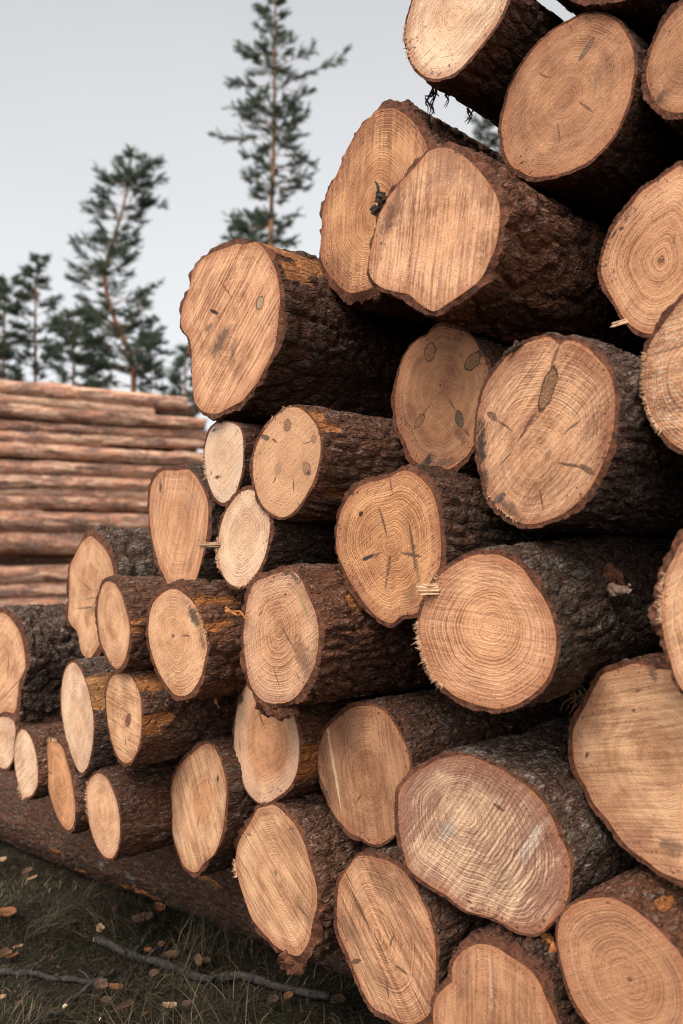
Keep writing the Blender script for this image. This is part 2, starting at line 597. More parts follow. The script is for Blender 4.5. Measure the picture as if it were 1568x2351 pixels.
def add_log(spec):
    i = spec['i']
    pts = np.concatenate([px(r, p) for r, p in spec['out']])
    cpx = .5 * (pts.min(0) + pts.max(0))
    ax = AX0 + math.radians(spec.get('yaw', 0))
    pit = math.radians(spec.get('pitch', 0))
    ez = np.array([math.sin(ax) * math.cos(pit), math.cos(ax) * math.cos(pit), math.sin(pit)])
    ex = np.array([-math.cos(ax), math.sin(ax), 0.0])
    ey = np.cross(ez, ex)
    P0 = np.array([0, D0, CAMH]) - ez * spec.get('pro', 0)
    C = hit(cpx, P0, FN)[0]
    dense = densify(pts)
    ky = spec.get('ky', 0.0)
    best = None
    for kx in np.tan(np.radians(np.arange(-16, 16.5, 1))):
        n = ez - kx * ex - ky * ey
        n /= np.linalg.norm(n)
        W = hit(dense, C, n) - C
        xy = np.stack([W @ ex, W @ ey], 1)
        sp = xy.max(0) - xy.min(0)
        cost = abs(math.log(sp[0] / sp[1])) + .15 * abs(kx)
        if best is None or cost < best[0]:
            best = (cost, kx, xy, n)
    _, kx, xy, n = best
    cen = .5 * (xy.max(0) + xy.min(0))
    # re-centre the frame on the section
    C = C + ex * cen[0] + ey * cen[1] + ez * (kx * cen[0] + ky * cen[1])
    xy = xy - cen
    N = spec.get('n', 208)
    th = np.arange(N) / N * 2 * np.pi
    a = np.arctan2(xy[:, 1], xy[:, 0])
    r = np.hypot(xy[:, 0], xy[:, 1])
    k = np.argsort(a)
    a, r = a[k], r[k]
    rw = np.interp(np.where(th > np.pi, th - 2 * np.pi, th), np.concatenate([a - 2 * np.pi, a, a + 2 * np.pi]), np.tile(r, 3))
    rm = rw.mean()
    rw = rw * (1 + .010 * (fbm3(np.cos(th) * 6, np.sin(th) * 6, th * 0 + i, 3, 3) - .5))
    SECT[i] = (C, ex, ey, ez, rw, th)
    tk = spec.get('bark', .015)
    L = spec.get('len', 4.0) + .25 * (h2(np.array(i), np.array(3), 1) - .5)
    # ---- rows of the body
    zs = [0.0]
    st = spec.get('step', .0062)
    while zs[-1] < L:
        d = zs[-1]
        zs.append(d + (st if d < .55 else st * 2.2 if d < 1.2 else .06 if d < 2 else .3))
    zs = np.array(zs)
    nr = len(zs)
    TH, Z = np.meshgrid(th, zs)
    b = bark_field(TH, Z, rm, i * 13 + 1, spec.get('cw', .030), spec.get('cl', .105))
    fade = sstep(.3, 2.0, Z)
    rr = rw[None, :] * (1 - fade * .6) + rm * fade * .6
    rr = rr * (1 - .012 * Z)
    lump = fbm3(np.cos(TH) * 2.2, np.sin(TH) * 2.2, Z * 2.5, i + 50, 2) - .5
    rr = rr + lump * .03 * sstep(.05, .5, Z)
    peel = np.zeros_like(Z)
    for (z0, z1, tc, tw) in spec.get('peel', []):
        dt = (np.degrees(TH) - (180 - tc) + 180) % 360 - 180
        m = sstep(1.25, .75, np.abs(dt) / tw + .9 * (fbm3(np.cos(TH) * 7, np.sin(TH) * 7, Z * 8, i, 3) - .5))
        m = np.clip(m * 1.6 - 1.1 * fbm3(np.cos(TH) * rm * 60, np.sin(TH) * rm * 60, Z * 22, i + 7, 3) + .1, 0, 1)
        m = m * sstep(z0 - .03, z0 + .02, Z) * sstep(z1 + .06, z1 - .02, Z + .12 * (fbm3(np.cos(TH) * 9, np.sin(TH) * 9, Z * 3, i + 2, 2) - .5))
        peel = np.maximum(peel, m)
    pn = spec.get('scuff', 0)
    if pn:
        q = fbm3(np.cos(TH) * 3, np.sin(TH) * 3, Z * 4, i + 90, 3)
        peel = np.maximum(peel, sstep(.74 - pn, .78 - pn, q))
    tv = tk * np.clip(-.15 + 2.1 * fbm3(np.cos(TH) * 1.5, np.sin(TH) * 1.5, Z * 1.2, i + 20, 2), .10, 1.7)
    ht = b
    rimn = fbm3(np.cos(th) * rm * 40, np.sin(th) * rm * 40, th * 0 + i, 66, 4)
    ro = rr + tv * ((.30 + .95 * b) * sstep(-.01, .02, Z) ** .6 + (1 - sstep(-.01, .02, Z) ** .6) * (.66 + .95 * (rimn[None, :] - .5))) * (1 - .8 * sstep(.3, .7, peel)) + .002 + spec.get('rel', .008) * (b - .5) * sstep(.004, .04, Z) * (1 - .7 * sstep(.3, .7, peel))
    zend = (kx * np.cos(th) * rw + ky * np.sin(th) * rw)
    jag = spec.get('jag', .012) * (fbm3(np.cos(th) * 9, np.sin(th) * 9, th * 0 + i, 8, 3) - .35)
    ZZ = Z + (zend)[None, :] * np.exp(-Z / .6)
    ZZ[0] += np.maximum(jag, 0) * (tk / .02)
    ZZ[1:] = np.maximum(ZZ[1:], ZZ[0] + .0005 * np.arange(1, nr)[:, None])
    V = np.stack([ro * np.cos(TH), ro * np.sin(TH), ZZ], -1).reshape(-1, 3)
    F1 = grid_faces(nr, N)
    base = len(V)
    ra_ = np.stack([rw * np.cos(th), rw * np.sin(th), zend], 1)
    rb = V[:N].copy()
    rm_ = ra_ * .5 + rb * .5
    rm_[:, 2] += .003 * (h2(np.arange(N), np.full(N, i), 4) - .3)
    V = np.concatenate([V, ra_, rm_, rb])
    F2 = grid_faces(3, N, base)
    base2 = len(V)
    back = V[(nr - 1) * N: nr * N].copy()
    V = np.concatenate([V, back, back.mean(0)[None]])
    j = np.arange(N)
    F3 = np.stack([base2 + (j + 1) % N, np.full(N, base2 + N), base2 + j], 1)
    nv = len(V)
    A = np.zeros(nv)
    A[:nr * N] = ht.ravel()
    B = np.zeros(nv)
    B[:nr * N] = peel.ravel()
    mi = np.concatenate([np.zeros(len(F1)), np.ones(len(F2)), np.full(len(F3), 2)])
    me = mesh_from('bark', V, [F1, F2, F3], [BM[spec.get('bk', 'dark')], M_RIM, M_SPLINT], True, {'ht': A, 'peel': B}, mi)
    root = obj('pine_log', None)
    root.empty_display_size = .1
    Mx = Matrix(((ex[0], ey[0], ez[0], C[0]), (ex[1], ey[1], ez[1], C[1]), (ex[2], ey[2], ez[2], C[2]), (0, 0, 0, 1)))
    root.matrix_world = Mx
    tag(root, spec['label'], 'log', 'logs of the near pile')
    obj('bark', me, root)

    def loc(reg, p):
        W = hit(px(reg, p), C, n) - C
        return np.stack([W @ ex, W @ ey], 1)
    # ---- sawn end
    if 'pith' in spec:
        pc = loc(*spec['pith'])[0]
    else:
        pc = np.array([0.0, 0.0])
    S = spec.get('p', {})
    S = dict(S)
    off = lambda q: q - pc
    sc_ = np.linalg.norm(loc('P', [cpx])[0] - loc('P', [cpx + [0, 100]])[0]) / 100   # metres per picture unit, vertical
    S['_knots'] = []
    for kn in spec.get('knots', []):
        reg, kx_, ky_, a_, b_, rt = kn[:6]
        kk = kn[6] if len(kn) > 6 else 1.0
        core = kn[7] if len(kn) > 7 else (.42, .20, .095)
        q = off(loc(reg, [(kx_, ky_)])[0])
        u = REG[reg][2] / 1.74235 * sc_
        # direction of the long axis in the plane
        e = off(loc(reg, [(kx_ + math.cos(math.radians(rt)) * 10, ky_ - math.sin(math.radians(rt)) * 10)])[0]) - q
        e2 = off(loc(reg, [(kx_ - math.sin(math.radians(rt)) * 10, ky_ - math.cos(math.radians(rt)) * 10)])[0]) - q
        S['_knots'].append((q[0], q[1], np.linalg.norm(e) / 10 * a_, np.linalg.norm(e2) / 10 * b_, math.atan2(e[1], e[0]), kk, core))
    S['_spots'] = []
    for kn in spec.get('spots', []):
        reg, kx_, ky_, a_, b_, rt, kk, cc = kn
        q = off(loc(reg, [(kx_, ky_)])[0])
        e = off(loc(reg, [(kx_ + math.cos(math.radians(rt)) * 10, ky_ - math.sin(math.radians(rt)) * 10)])[0]) - q
        e2 = off(loc(reg, [(kx_ - math.sin(math.radians(rt)) * 10, ky_ - math.cos(math.radians(rt)) * 10)])[0]) - q
        S['_spots'].append((q[0], q[1], np.linalg.norm(e) / 10 * a_, np.linalg.norm(e2) / 10 * b_, math.atan2(e[1], e[0]), kk, cc))
    S['_cracks'] = []
    for (reg, x1, y1, x2, y2, wd) in spec.get('cracks', []):
        q1, q2 = off(loc(reg, [(x1, y1)])[0]), off(loc(reg, [(x2, y2)])[0])
        S['_cracks'].append((q1[0], q1[1], q2[0], q2[1], wd, .9))
    if 'sawdir' in spec:
        reg, x1, y1, x2, y2 = spec['sawdir']
        q = loc(reg, [(x2, y2)])[0] - loc(reg, [(x1, y1)])[0]
        S['sa'] = math.degrees(math.atan2(q[1], q[0])) + 90
    K = 36
    fr = np.linspace(0, 1, K + 1)[1:]
    rim = ra_[:, :2]
    XY = pc[None, None, :] + (rim[None] - pc) * fr[:, None, None]
    cz = kx * XY[..., 0] + ky * XY[..., 1]
    cz = cz + .0022 * (fbm3(XY[..., 0] * 16, XY[..., 1] * 16, XY[..., 0] * 0 + i, 4, 3) - .5) * (1 - fr ** 6)[:, None]
    Vd = np.concatenate([np.array([[pc[0], pc[1], kx * pc[0] + ky * pc[1]]]), np.concatenate([XY, cz[..., None]], -1).reshape(-1, 3)])
    o0 = np.array([pc[0], pc[1], 0])
    Fd = grid_faces(K, N, 1)
    Ft = np.stack([1 + (j + 1) % N, 1 + j, np.zeros(N, int)], 1)
    rad = np.concatenate([[0], np.repeat(fr, N)])
    md = mesh_from('cut_face', Vd - o0, [Fd, Ft], [wood_material(S, rm, i)], True, {'rad': rad})
    cf = obj('cut_face', md, root)
    cf.location = o0
    # ---- frayed fibre along the rim
    for (reg, x1, y1, x2, y2, num, ln) in spec.get('fray', []):
        q1, q2 = loc(reg, [(x1, y1)])[0], loc(reg, [(x2, y2)])[0]
        a1, a2 = math.atan2(q1[1], q1[0]), math.atan2(q2[1], q2[0])
        da = (a2 - a1 + math.pi) % (2 * math.pi) - math.pi
        bag = Bag()
        for kk in range(num * 3):
            t_ = a1 + da * random.random()
            rr_ = np.interp(t_ % (2 * np.pi), th, rw, period=2 * np.pi)
            p = np.array([math.cos(t_) * rr_ * .995, math.sin(t_) * rr_ * .995, 0])
            p[2] = kx * p[0] + ky * p[1] - .001
            dirn = np.array([math.cos(t_) * .8 + random.gauss(0, .3), math.sin(t_) * .8 + random.gauss(0, .3), -random.uniform(.1, .9)])
            l_ = ln * .7 * random.random() ** 1.8 + .0015
            w_ = random.uniform(.0004, .0013)
            bag.tube([p, p + dirn * l_ * .6, p + dirn * l_ + np.array([random.gauss(0, .003), random.gauss(0, .003), 0])], [w_, w_ * .8, w_ * .15], 5)
        obj('frayed_fibre', bag.mesh('frayed_fibre', [M_FRAY]), cf).location = -o0
    for sp_ in spec.get('splinters', []):
        reg, x1, y1, x2, y2, w_, mat = sp_
        q1, q2 = loc(reg, [(x1, y1)])[0], loc(reg, [(x2, y2)])[0]
        z1 = kx * q1[0] + ky * q1[1]
        z2 = kx * q2[0] + ky * q2[1]
        obj('splinter', shard(np.array([*q1, z1 - .002]), np.array([*q2, z2 - .035]), w_, mat, i), cf).location = -o0
    return root, C, ex, ey, ez, rw, th


def shard(p1, p2, w, mat, seed=0, n=9):
    """a torn sliver: several jagged fibres side by side with real thickness"""
    r_ = random.Random(seed * 7 + int(w * 1e5))
    d = p2 - p1
    L = np.linalg.norm(d)
    d = d / L
    s = np.cross(d, [0.2, .1, 1.0])
    s /= np.linalg.norm(s)
    u = np.cross(s, d)
    bag = Bag()
    for k in range(n):
        o = s * (k / (n - 1) - .5) * w * 1.5 + u * r_.gauss(0, w * .12)
        l = L * r_.uniform(.35, 1.05)
        a = p1 + o
        bag.tube([a - d * L * .1, a + d * l * .5 + u * r_.gauss(0, w * .1), a + d * l * .85, a + d * l], np.array([.20, .24, .20, .03]) * w * r_.uniform(.7, 1.3), 4, seed=k, rough=.8)
    return bag.mesh('splinter', [mat], smooth=False)


LOGS = []


def log(i, label, out, **kw):
    kw.update(i=i, label=label, out=out if isinstance(out, list) else [out])
    LOGS.append(kw)


BLK, GRY = (.045, .030, .024), (.24, .19, .15)
log(1, 'big log with dark fungus stains and an eye-like knot, topmost left of the streaked log',
    ('1', [545, 155, 600, 140, 640, 140, 700, 190, 760, 290, 800, 400, 822, 560, 815, 680, 800, 830, 770, 980, 700, 1130, 640, 1240, 530, 1370, 430, 1430, 330, 1475, 240, 1470, 170, 1410, 145, 1330, 130, 1130, 130, 980, 110, 890, 60, 820, 48, 740, 60, 640, 90, 560, 120, 470, 145, 340, 200, 280, 290, 220, 400, 180, 480, 150]),
    bark=.022, bk='dark', pith=('1', [500, 640]), jag=.03, cw=.05, cl=.10,
    knots=[('1', 665, 612, 52, 30, 60, .9, (.50, .33, .20)), ('1', 310, 682, 34, 14, -25, 1, BLK)],
    spots=[('1', 350, 930, 150, 48, 52, .85, (.11, .06, .042)), ('1', 275, 800, 60, 24, 30, .8, (.12, .07, .05)), ('1', 460, 960, 130, 22, 78, .55, (.16, .10, .075)), ('1', 470, 700, 40, 60, 50, .4, (.25, .13, .08))],
    cracks=[('1', 345, 420, 455, 590, .0035), ('1', 440, 930, 465, 1110, .004), ('1', 700, 780, 680, 850, .002), ('1', 380, 1020, 150, 1400, .0015)],
    sawdir=('1', 300, 1060, 600, 500), p=dict(tone='mid', ss=.85, ra=.35, sf=110, st=.25, dirt=.25, hr=.5, hk=.2),
    peel=[(.0, .12, 55, 14), (.08, .2, 42, 12), (.02, .1, 30, 9)])
log(2, 'tall oval log with coarse dark rings, half hidden behind the saw-streaked log',
    ('2', [720, 160, 780, 185, 870, 250, 940, 350, 1000, 470, 1005, 600, 960, 800, 880, 1000, 790, 1200, 700, 1380, 610, 1530, 530, 1585, 450, 1605, 380, 1605, 310, 1560, 240, 1480, 180, 1380, 160, 1290, 170, 1100, 175, 980, 220, 820, 300, 650, 360, 500, 440, 360, 540, 240, 620, 175]),
    bark=.022, bk='red', pith=('2', [600, 1000]), jag=.03, cw=.05, cl=.09, p=dict(tone='orange', ra=.75, ss=.3, st=.45, str=.5, dirt=.55, rf=150, bump=.9, sf=60), sawdir=('2', 500, 600, 480, 1300),
   )
log(3, 'large log with a smeared saw-streaked face and thick red bark, above the small three-knot log',
    ('2', [1010, 500, 1100, 475, 1180, 480, 1290, 545, 1400, 650, 1500, 780, 1550, 880, 1565, 960, 1560, 1100, 1530, 1260, 1480, 1380, 1430, 1480, 1350, 1560, 1240, 1640, 1150, 1700, 1060, 1750, 1000, 1735, 920, 1680, 850, 1620, 750, 1600, 650, 1570, 570, 1510, 540, 1430, 545, 1350, 560, 1250, 590, 1130, 620, 1000, 680, 880, 760, 780, 860, 670, 940, 580]),
    bark=.026, bk='red', pith=('2', [1150, 1050]), jag=.02, cw=.06, cl=.12,
    spots=[('2', 720, 980, 300, 60, 70, .75, (.13, .055, .032)), ('2', 1130, 620, 260, 120, 90, .6, (.26, .12, .07)), ('2', 1380, 760, 240, 60, -60, .5, (.27, .115, .06)), ('2', 930, 985, 40, 8, 30, .9, (.30, .17, .11))],
    sawdir=('2', 860, 1600, 960, 600), p=dict(tone='mid', ss=.8, ra=.22, sf=95, st=.35, stf=5, dirt=.15, ba=.4, fuz=.25))
log(4, 'round-ended log jutting out against the sky at the top, black specks along its rim',
    ('3', [635, 0, 600, 90, 550, 170, 480, 260, 410, 340, 350, 390, 280, 415, 210, 410, 160, 370, 125, 310, 105, 250, 95, 190, 105, 110, 125, 40, 150, -40, 200, -110, 290, -170, 400, -200, 510, -180, 590, -110, 630, -50]),
    bark=.008, bk='dark', pith=('3', [360, 90]), p=dict(tone='pale', ra=.65, ss=.2, st=.3, dirt=.75, hr=.4, hk=.5, rim=.4), fray=[('3', 100, 130, 160, 370, 30, .012)])
log(5, 'broad shaded brown log end near the top, marked by a slim dark eye-shaped knot',
    ('3', [960, 120, 1040, 80, 1130, 75, 1210, 110, 1260, 170, 1300, 260, 1310, 340, 1300, 430, 1285, 520, 1250, 620, 1200, 720, 1130, 800, 1060, 860, 980, 900, 900, 925, 830, 935, 760, 935, 700, 905, 660, 880, 625, 820, 610, 740, 605, 660, 625, 570, 650, 470, 700, 370, 770, 270, 850, 190, 900, 150]),
    bark=.008, bk='dark', pith=('3', [950, 520]), knots=[('3', 1055, 265, 75, 13, 58, .8, (.22, .14, .09))],
    cracks=[('3', 800, 380, 870, 420, .003), ('3', 905, 640, 912, 770, .003), ('3', 1010, 530, 1100, 600, .004)],
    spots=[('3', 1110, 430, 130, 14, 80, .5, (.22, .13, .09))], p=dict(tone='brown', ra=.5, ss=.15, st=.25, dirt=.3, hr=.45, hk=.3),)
log(6, 'dark log cut off by the photo edge right of the broad shaded brown log',
    ('3', [1480, 110, 1420, 220, 1380, 350, 1375, 420, 1400, 500, 1450, 570, 1520, 595, 1600, 590, 1680, 540, 1740, 450, 1780, 330, 1780, 200, 1730, 80, 1650, 10, 1560, 30]),
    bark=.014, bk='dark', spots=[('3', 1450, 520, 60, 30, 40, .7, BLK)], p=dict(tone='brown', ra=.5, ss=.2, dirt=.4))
log(7, 'dark log seen only from below, lying on top of the broad shaded brown log',
    ('P', [1290, -330, 1390, -350, 1480, -310, 1540, -220, 1540, -120, 1490, -40, 1400, -8, 1310, -12, 1240, -60, 1205, -140, 1220, -240]), bark=.014, bk='dark', )
log(8, 'log with clean regular rings and dark pith, tucked behind the woolly-ringed log',
    ('4', [1447, 105, 1350, 160, 1250, 230, 1150, 300, 1080, 390, 1010, 470, 950, 560, 900, 660, 865, 760, 855, 860, 880, 970, 930, 1060, 980, 1150, 1030, 1230, 1100, 1290, 1180, 1325, 1280, 1320, 1400, 1270, 1530, 1180, 1640, 1040, 1700, 870, 1710, 680, 1680, 470, 1620, 280, 1540, 150]),
    bark=.010, bk='dark', pith=('4', [1290, 800]), knots=[('4', 1290, 800, 22, 18, 0, .7, (.2, .1, .06))], cracks=[('4', 1395, 600, 1365, 690, .003)],
    spots=[('4', 1040, 480, 70, 22, 55, .9, BLK), ('4', 1000, 570, 22, 16, 0, .9, BLK), ('4', 950, 600, 60, 18, 60, .8, BLK)],
    p=dict(tone='mid', ra=.85, ss=.12, rf=120, st=.2, dirt=.4, hr=.62, hk=.5, rim=.45), splinters=[('4', 1040, 1240, 975, 1300, .005, M_SPLINT)])
log(9, 'woolly pale log with torn wavy rings, cut off by the edge below the clean-ringed log',
    ('4', [1447, 1080, 1380, 1160, 1290, 1280, 1210, 1400, 1180, 1500, 1165, 1620, 1175, 1760, 1210, 1900, 1280, 2020, 1360, 2110, 1447, 2170, 1560, 2200, 1680, 2170, 1780, 2080, 1850, 1940, 1880, 1750, 1870, 1550, 1810, 1330, 1720, 1180, 1600, 1090, 1520, 1060]),
    bark=.012, bk='flake', p=dict(tone='mid', ra=.6, ss=.5, sf=45, fuz=.5, st=.2, dirt=.1, rf=150, bump=.9), sawdir=('4', 1200, 1650, 1440, 1600), fray=[('4', 1180, 1480, 1300, 2050, 60, .010)])
log(10, 'smaller oval log end with four brown knots set round a tiny pith dot',
    ('5', [400, 90, 480, 100, 560, 120, 620, 170, 660, 240, 690, 300, 715, 380, 720, 450, 700, 560, 670, 680, 640, 780, 590, 880, 530, 940, 470, 980, 400, 1005, 320, 980, 250, 930, 215, 880, 185, 800, 150, 740, 130, 640, 125, 540, 140, 430, 165, 330, 200, 250, 260, 180, 320, 150]),
    bark=.012, bk='dark', pith=('5', [410, 455]), 
    knots=[('5', 345, 250, 58, 36, 95, .85, (.40, .19, .09)), ('5', 612, 305, 66, 38, 38, 1, (.27, .135, .07)), ('5', 278, 680, 50, 22, 50, 1, (.27, .13, .065)), ('5', 527, 668, 56, 24, -72, 1, (.14, .09, .06)), ('5', 410, 455, 9, 9, 0, .9, (.12, .06, .03))],
    cracks=[('5', 360, 560, 210, 770, .006), ('5', 450, 520, 520, 640, .004), ('5', 540, 720, 600, 780, .006)],
    spots=[('5', 330, 935, 70, 28, 45, .95, (.035, .028, .026)), ('5', 540, 780, 80, 30, -55, .7, (.13, .06, .03)), ('5', 430, 940, 120, 30, 10, .6, (.07, .045, .035))],
    p=dict(tone='brown', ra=.6, ss=.1, st=.25, dirt=.5, hr=.7, hk=.6, rf=190))
log(11, 'large log with one long resin-filled knot and sooty specks down its left rim',
    ('5', [1020, 170, 1090, 155, 1140, 185, 1165, 200, 1200, 175, 1260, 185, 1330, 220, 1400, 290, 1460, 370, 1490, 450, 1505, 560, 1500, 680, 1480, 800, 1440, 920, 1400, 1010, 1350, 1100, 1280, 1180, 1180, 1260, 1080, 1305, 980, 1330, 900, 1315, 830, 1270, 770, 1220, 710, 1130, 680, 1030, 655, 930, 635, 800, 640, 680, 660, 570, 690, 470, 760, 360, 850, 260, 930, 205]),
    bark=.010, bk='grey', pith=('5', [990, 945]), jag=.02,
    knots=[('5', 1085, 475, 150, 42, 71, 1, (.30, .15, .075)), ('5', 735, 650, 40, 18, -40, .8, (.25, .14, .10)), ('5', 1330, 985, 60, 18, -35, .8, (.24, .13, .08)), ('5', 780, 1165, 46, 18, 35, .9, (.20, .13, .11))],
    cracks=[('5', 1160, 200, 1100, 360, .006), ('5', 1030, 590, 900, 800, .007), ('5', 760, 670, 870, 750, .004), ('5', 1130, 940, 1360, 980, .005), ('5', 1030, 1100, 1060, 1250, .004), ('5', 1170, 770, 1300, 660, .004), ('5', 760, 980, 880, 840, .003)],
    spots=[('5', 668, 830, 190, 36, 92, .95, BLK), ('5', 690, 1030, 90, 24, 100, .8, BLK), ('5', 860, 1240, 110, 34, -40, .6, BLK), ('5', 1340, 330, 220, 45, -48, .55, (.32, .12, .06)), ('5', 1440, 800, 240, 40, 75, .55, (.32, .12, .06)), ('5', 930, 290, 150, 60, 40, .5, (.30, .13, .07))],
    sawdir=('5', 760, 960, 1130, 480), p=dict(tone='mid', ra=.65, ss=.45, sf=90, st=.25, str=.4, dirt=.35, rf=170, bump=.8, fuz=.2),
    fray=[('5', 700, 1120, 900, 1310, 12, .010)])
log(12, 'small chalky-pale log end with black flecks, wedged under the fungus-stained log',
    ('6', [690, 168, 740, 180, 800, 215, 825, 290, 830, 400, 822, 530, 800, 640, 760, 740, 710, 790, 660, 805, 610, 770, 575, 700, 545, 610, 530, 500, 525, 400, 540, 320, 570, 240, 610, 190, 650, 165]),
    bark=.008, bk='dark', n=160, pith=('6', [665, 440]), spots=[('6', 630, 605, 30, 12, 10, .9, BLK), ('6', 605, 235, 30, 10, 30, .9, BLK), ('6', 578, 570, 24, 8, 80, .8, BLK), ('6', 610, 760, 50, 20, -40, .4, GRY)],
    cracks=[('6', 795, 225, 760, 290, .002)], p=dict(tone='pale', ra=.3, ss=.2, st=.1, dirt=.35, pale_rings=.45, hk=.2, rim=.15, ma=.2), fray=[('6', 525, 390, 540, 620, 22, .016)])
log(13, 'medium log with five small grey knots round its end, below the fungus-stained log',
    ('6', [1230, 55, 1290, 75, 1350, 130, 1400, 200, 1430, 290, 1435, 400, 1420, 500, 1390, 610, 1340, 710, 1280, 810, 1220, 880, 1140, 920, 1070, 900, 1000, 850, 950, 770, 920, 670, 905, 570, 908, 460, 930, 370, 970, 280, 1030, 190, 1110, 105, 1170, 65]),
    bark=.010, bk='flake', pith=('6', [1225, 415]), n=190,
    knots=[('6', 1175, 200, 50, 28, 88, .8, (.36, .18, .10)), ('6', 1005, 295, 34, 20, -20, 1, (.16, .11, .08)), ('6', 1385, 305, 28, 22, 60, .7, (.42, .22, .12)), ('6', 1325, 540, 52, 32, -62, .7, (.42, .22, .125)), ('6', 1100, 545, 50, 26, 70, .35, (.5, .32, .2))],
    cracks=[('6', 1050, 310, 1100, 335, .005), ('6', 1215, 610, 1225, 730, .004), ('6', 1090, 590, 1065, 660, .004), ('6', 1300, 350, 1370, 320, .003)],
    spots=[('6', 1340, 570, 22, 16, -50, .9, BLK)], p=dict(tone='honey', ra=.45, ss=.15, st=.12, dirt=.3, hr=.6, hk=.2, ma=.25, rim=.3), peel=[(.0, .03, 42, 14), (.05, .16, -38, 7)], fray=[('6', 980, 270, 1230, 55, 7, .009)])
log(14, 'tall flat-topped log end with a pale vertical ridge, highest at the pile\'s left step',
    ('6', [205, 555, 300, 555, 390, 545, 450, 590, 500, 670, 540, 760, 555, 850, 550, 980, 535, 1100, 510, 1220, 480, 1340, 430, 1465, 360, 1475, 290, 1475, 245, 1460, 210, 1380, 170, 1300, 140, 1190, 110, 1060, 95, 930, 95, 820, 105, 690, 140, 610]),
    bark=.014, bk='grey', pith=('6', [320, 960]), n=180, spots=[('6', 180, 680, 60, 16, 85, .85, BLK), ('6', 205, 640, 170, 9, 88, .6, (.20, .10, .06)), ('6', 420, 800, 130, 50, 60, .3, (.30, .16, .1))],
    sawdir=('6', 330, 1400, 460, 700), p=dict(tone='mid', ra=.3, ss=.45, sf=90, st=.25, dirt=.25, ma=.3))
log(15, 'small pale ringed log below the chalky one, torn splinters sticking out at left',
    ('6', [890, 705, 930, 725, 970, 790, 1010, 860, 1035, 920, 1040, 990, 1030, 1080, 1010, 1180, 970, 1290, 920, 1380, 860, 1440, 790, 1465, 730, 1445, 680, 1390, 645, 1310, 628, 1200, 635, 1090, 655, 980, 690, 880, 740, 800, 800, 730, 850, 708]),
    bark=.009, bk='moss', pith=('6', [840, 1060]), n=170, p=dict(tone='pale', ra=.55, ss=.15, st=.12, dirt=.35, rf=130, hr=.62, hk=.35, rim=.25),
    splinters=[('6', 642, 1135, 555, 1140, .0075, M_PALECHIP)], fray=[('6', 640, 1080, 650, 1330, 40, .012), ('6', 800, 1465, 930, 1385, 12, .015)])
log(16, 'tall log with thick black bark on its left, behind the narrow ringed log',
    ('7', [720, 190, 780, 240, 830, 300, 870, 380, 890, 480, 890, 620, 870, 780, 830, 930, 770, 1050, 720, 1130, 680, 1140, 635, 1085, 612, 960, 590, 915, 560, 885, 535, 830, 540, 700, 545, 560, 550, 430, 590, 330, 640, 240, 690, 195]),
    bark=.026, bk='grey', pith=('7', [700, 640]), n=170, jag=.02, cw=.05, cl=.09, cracks=[('7', 640, 540, 720, 620, .004), ('7', 770, 960, 770, 1040, .005)], p=dict(tone='honey', ra=.12, ss=.35, sf=70, st=.15, dirt=.2), sawdir=('7', 640, 900, 740, 300),
    splinters=[('7', 770, 605, 700, 610, .0015, M_PALECHIP), ('7', 760, 740, 655, 748, .004, M_PALECHIP), ('7', 770, 660, 695, 690, .003, M_PALECHIP)])
log(17, 'narrow ringed log end standing in front of the cracked black-barked log at left',
    ('7', [850, 540, 900, 560, 940, 620, 970, 700, 995, 790, 1015, 890, 1015, 980, 1000, 1080, 970, 1170, 920, 1225, 870, 1190, 830, 1110, 795, 1030, 775, 930, 765, 800, 770, 700, 790, 610, 815, 560]),
    bark=.014, bk='flake', pith=('7', [875, 750]), n=150, p=dict(tone='honey', ra=.5, ss=.1, st=.1, dirt=.2, hr=.6, hk=.4, rf=150), peel=[(.0, .04, 2, 10)])
log(18, 'round ringed log with one short radial crack and orange torn bark along its side',
    ('9', [310, 310, 365, 345, 430, 405, 485, 500, 525, 610, 545, 710, 545, 780, 525, 880, 500, 980, 460, 1060, 410, 1120, 350, 1145, 290, 1130, 230, 1060, 180, 980, 140, 890, 105, 780, 85, 660, 90, 550, 110, 450, 150, 380, 210, 330, 260, 308]),
    bark=.013, bk='red', pith=('9', [278, 672]), n=180, cracks=[('9', 345, 675, 420, 680, .004)], knots=[('9', 278, 672, 14, 14, 0, .7, (.25, .12, .06))],
    spots=[('9', 440, 520, 130, 34, -62, .9, (.07, .04, .025)), ('9', 510, 720, 60, 22, -75, .7, (.16, .06, .03)), ('9', 100, 470, 40, 16, 60, .3, GRY)],
    p=dict(tone='honey', ra=.55, ss=.1, st=.08, dirt=.3, rf=140, hr=.6, hk=.45, rim=.3), peel=[(.0, .12, 52, 7), (.0, .05, 20, 7)], fray=[('9', 440, 460, 530, 720, 26, .018)])
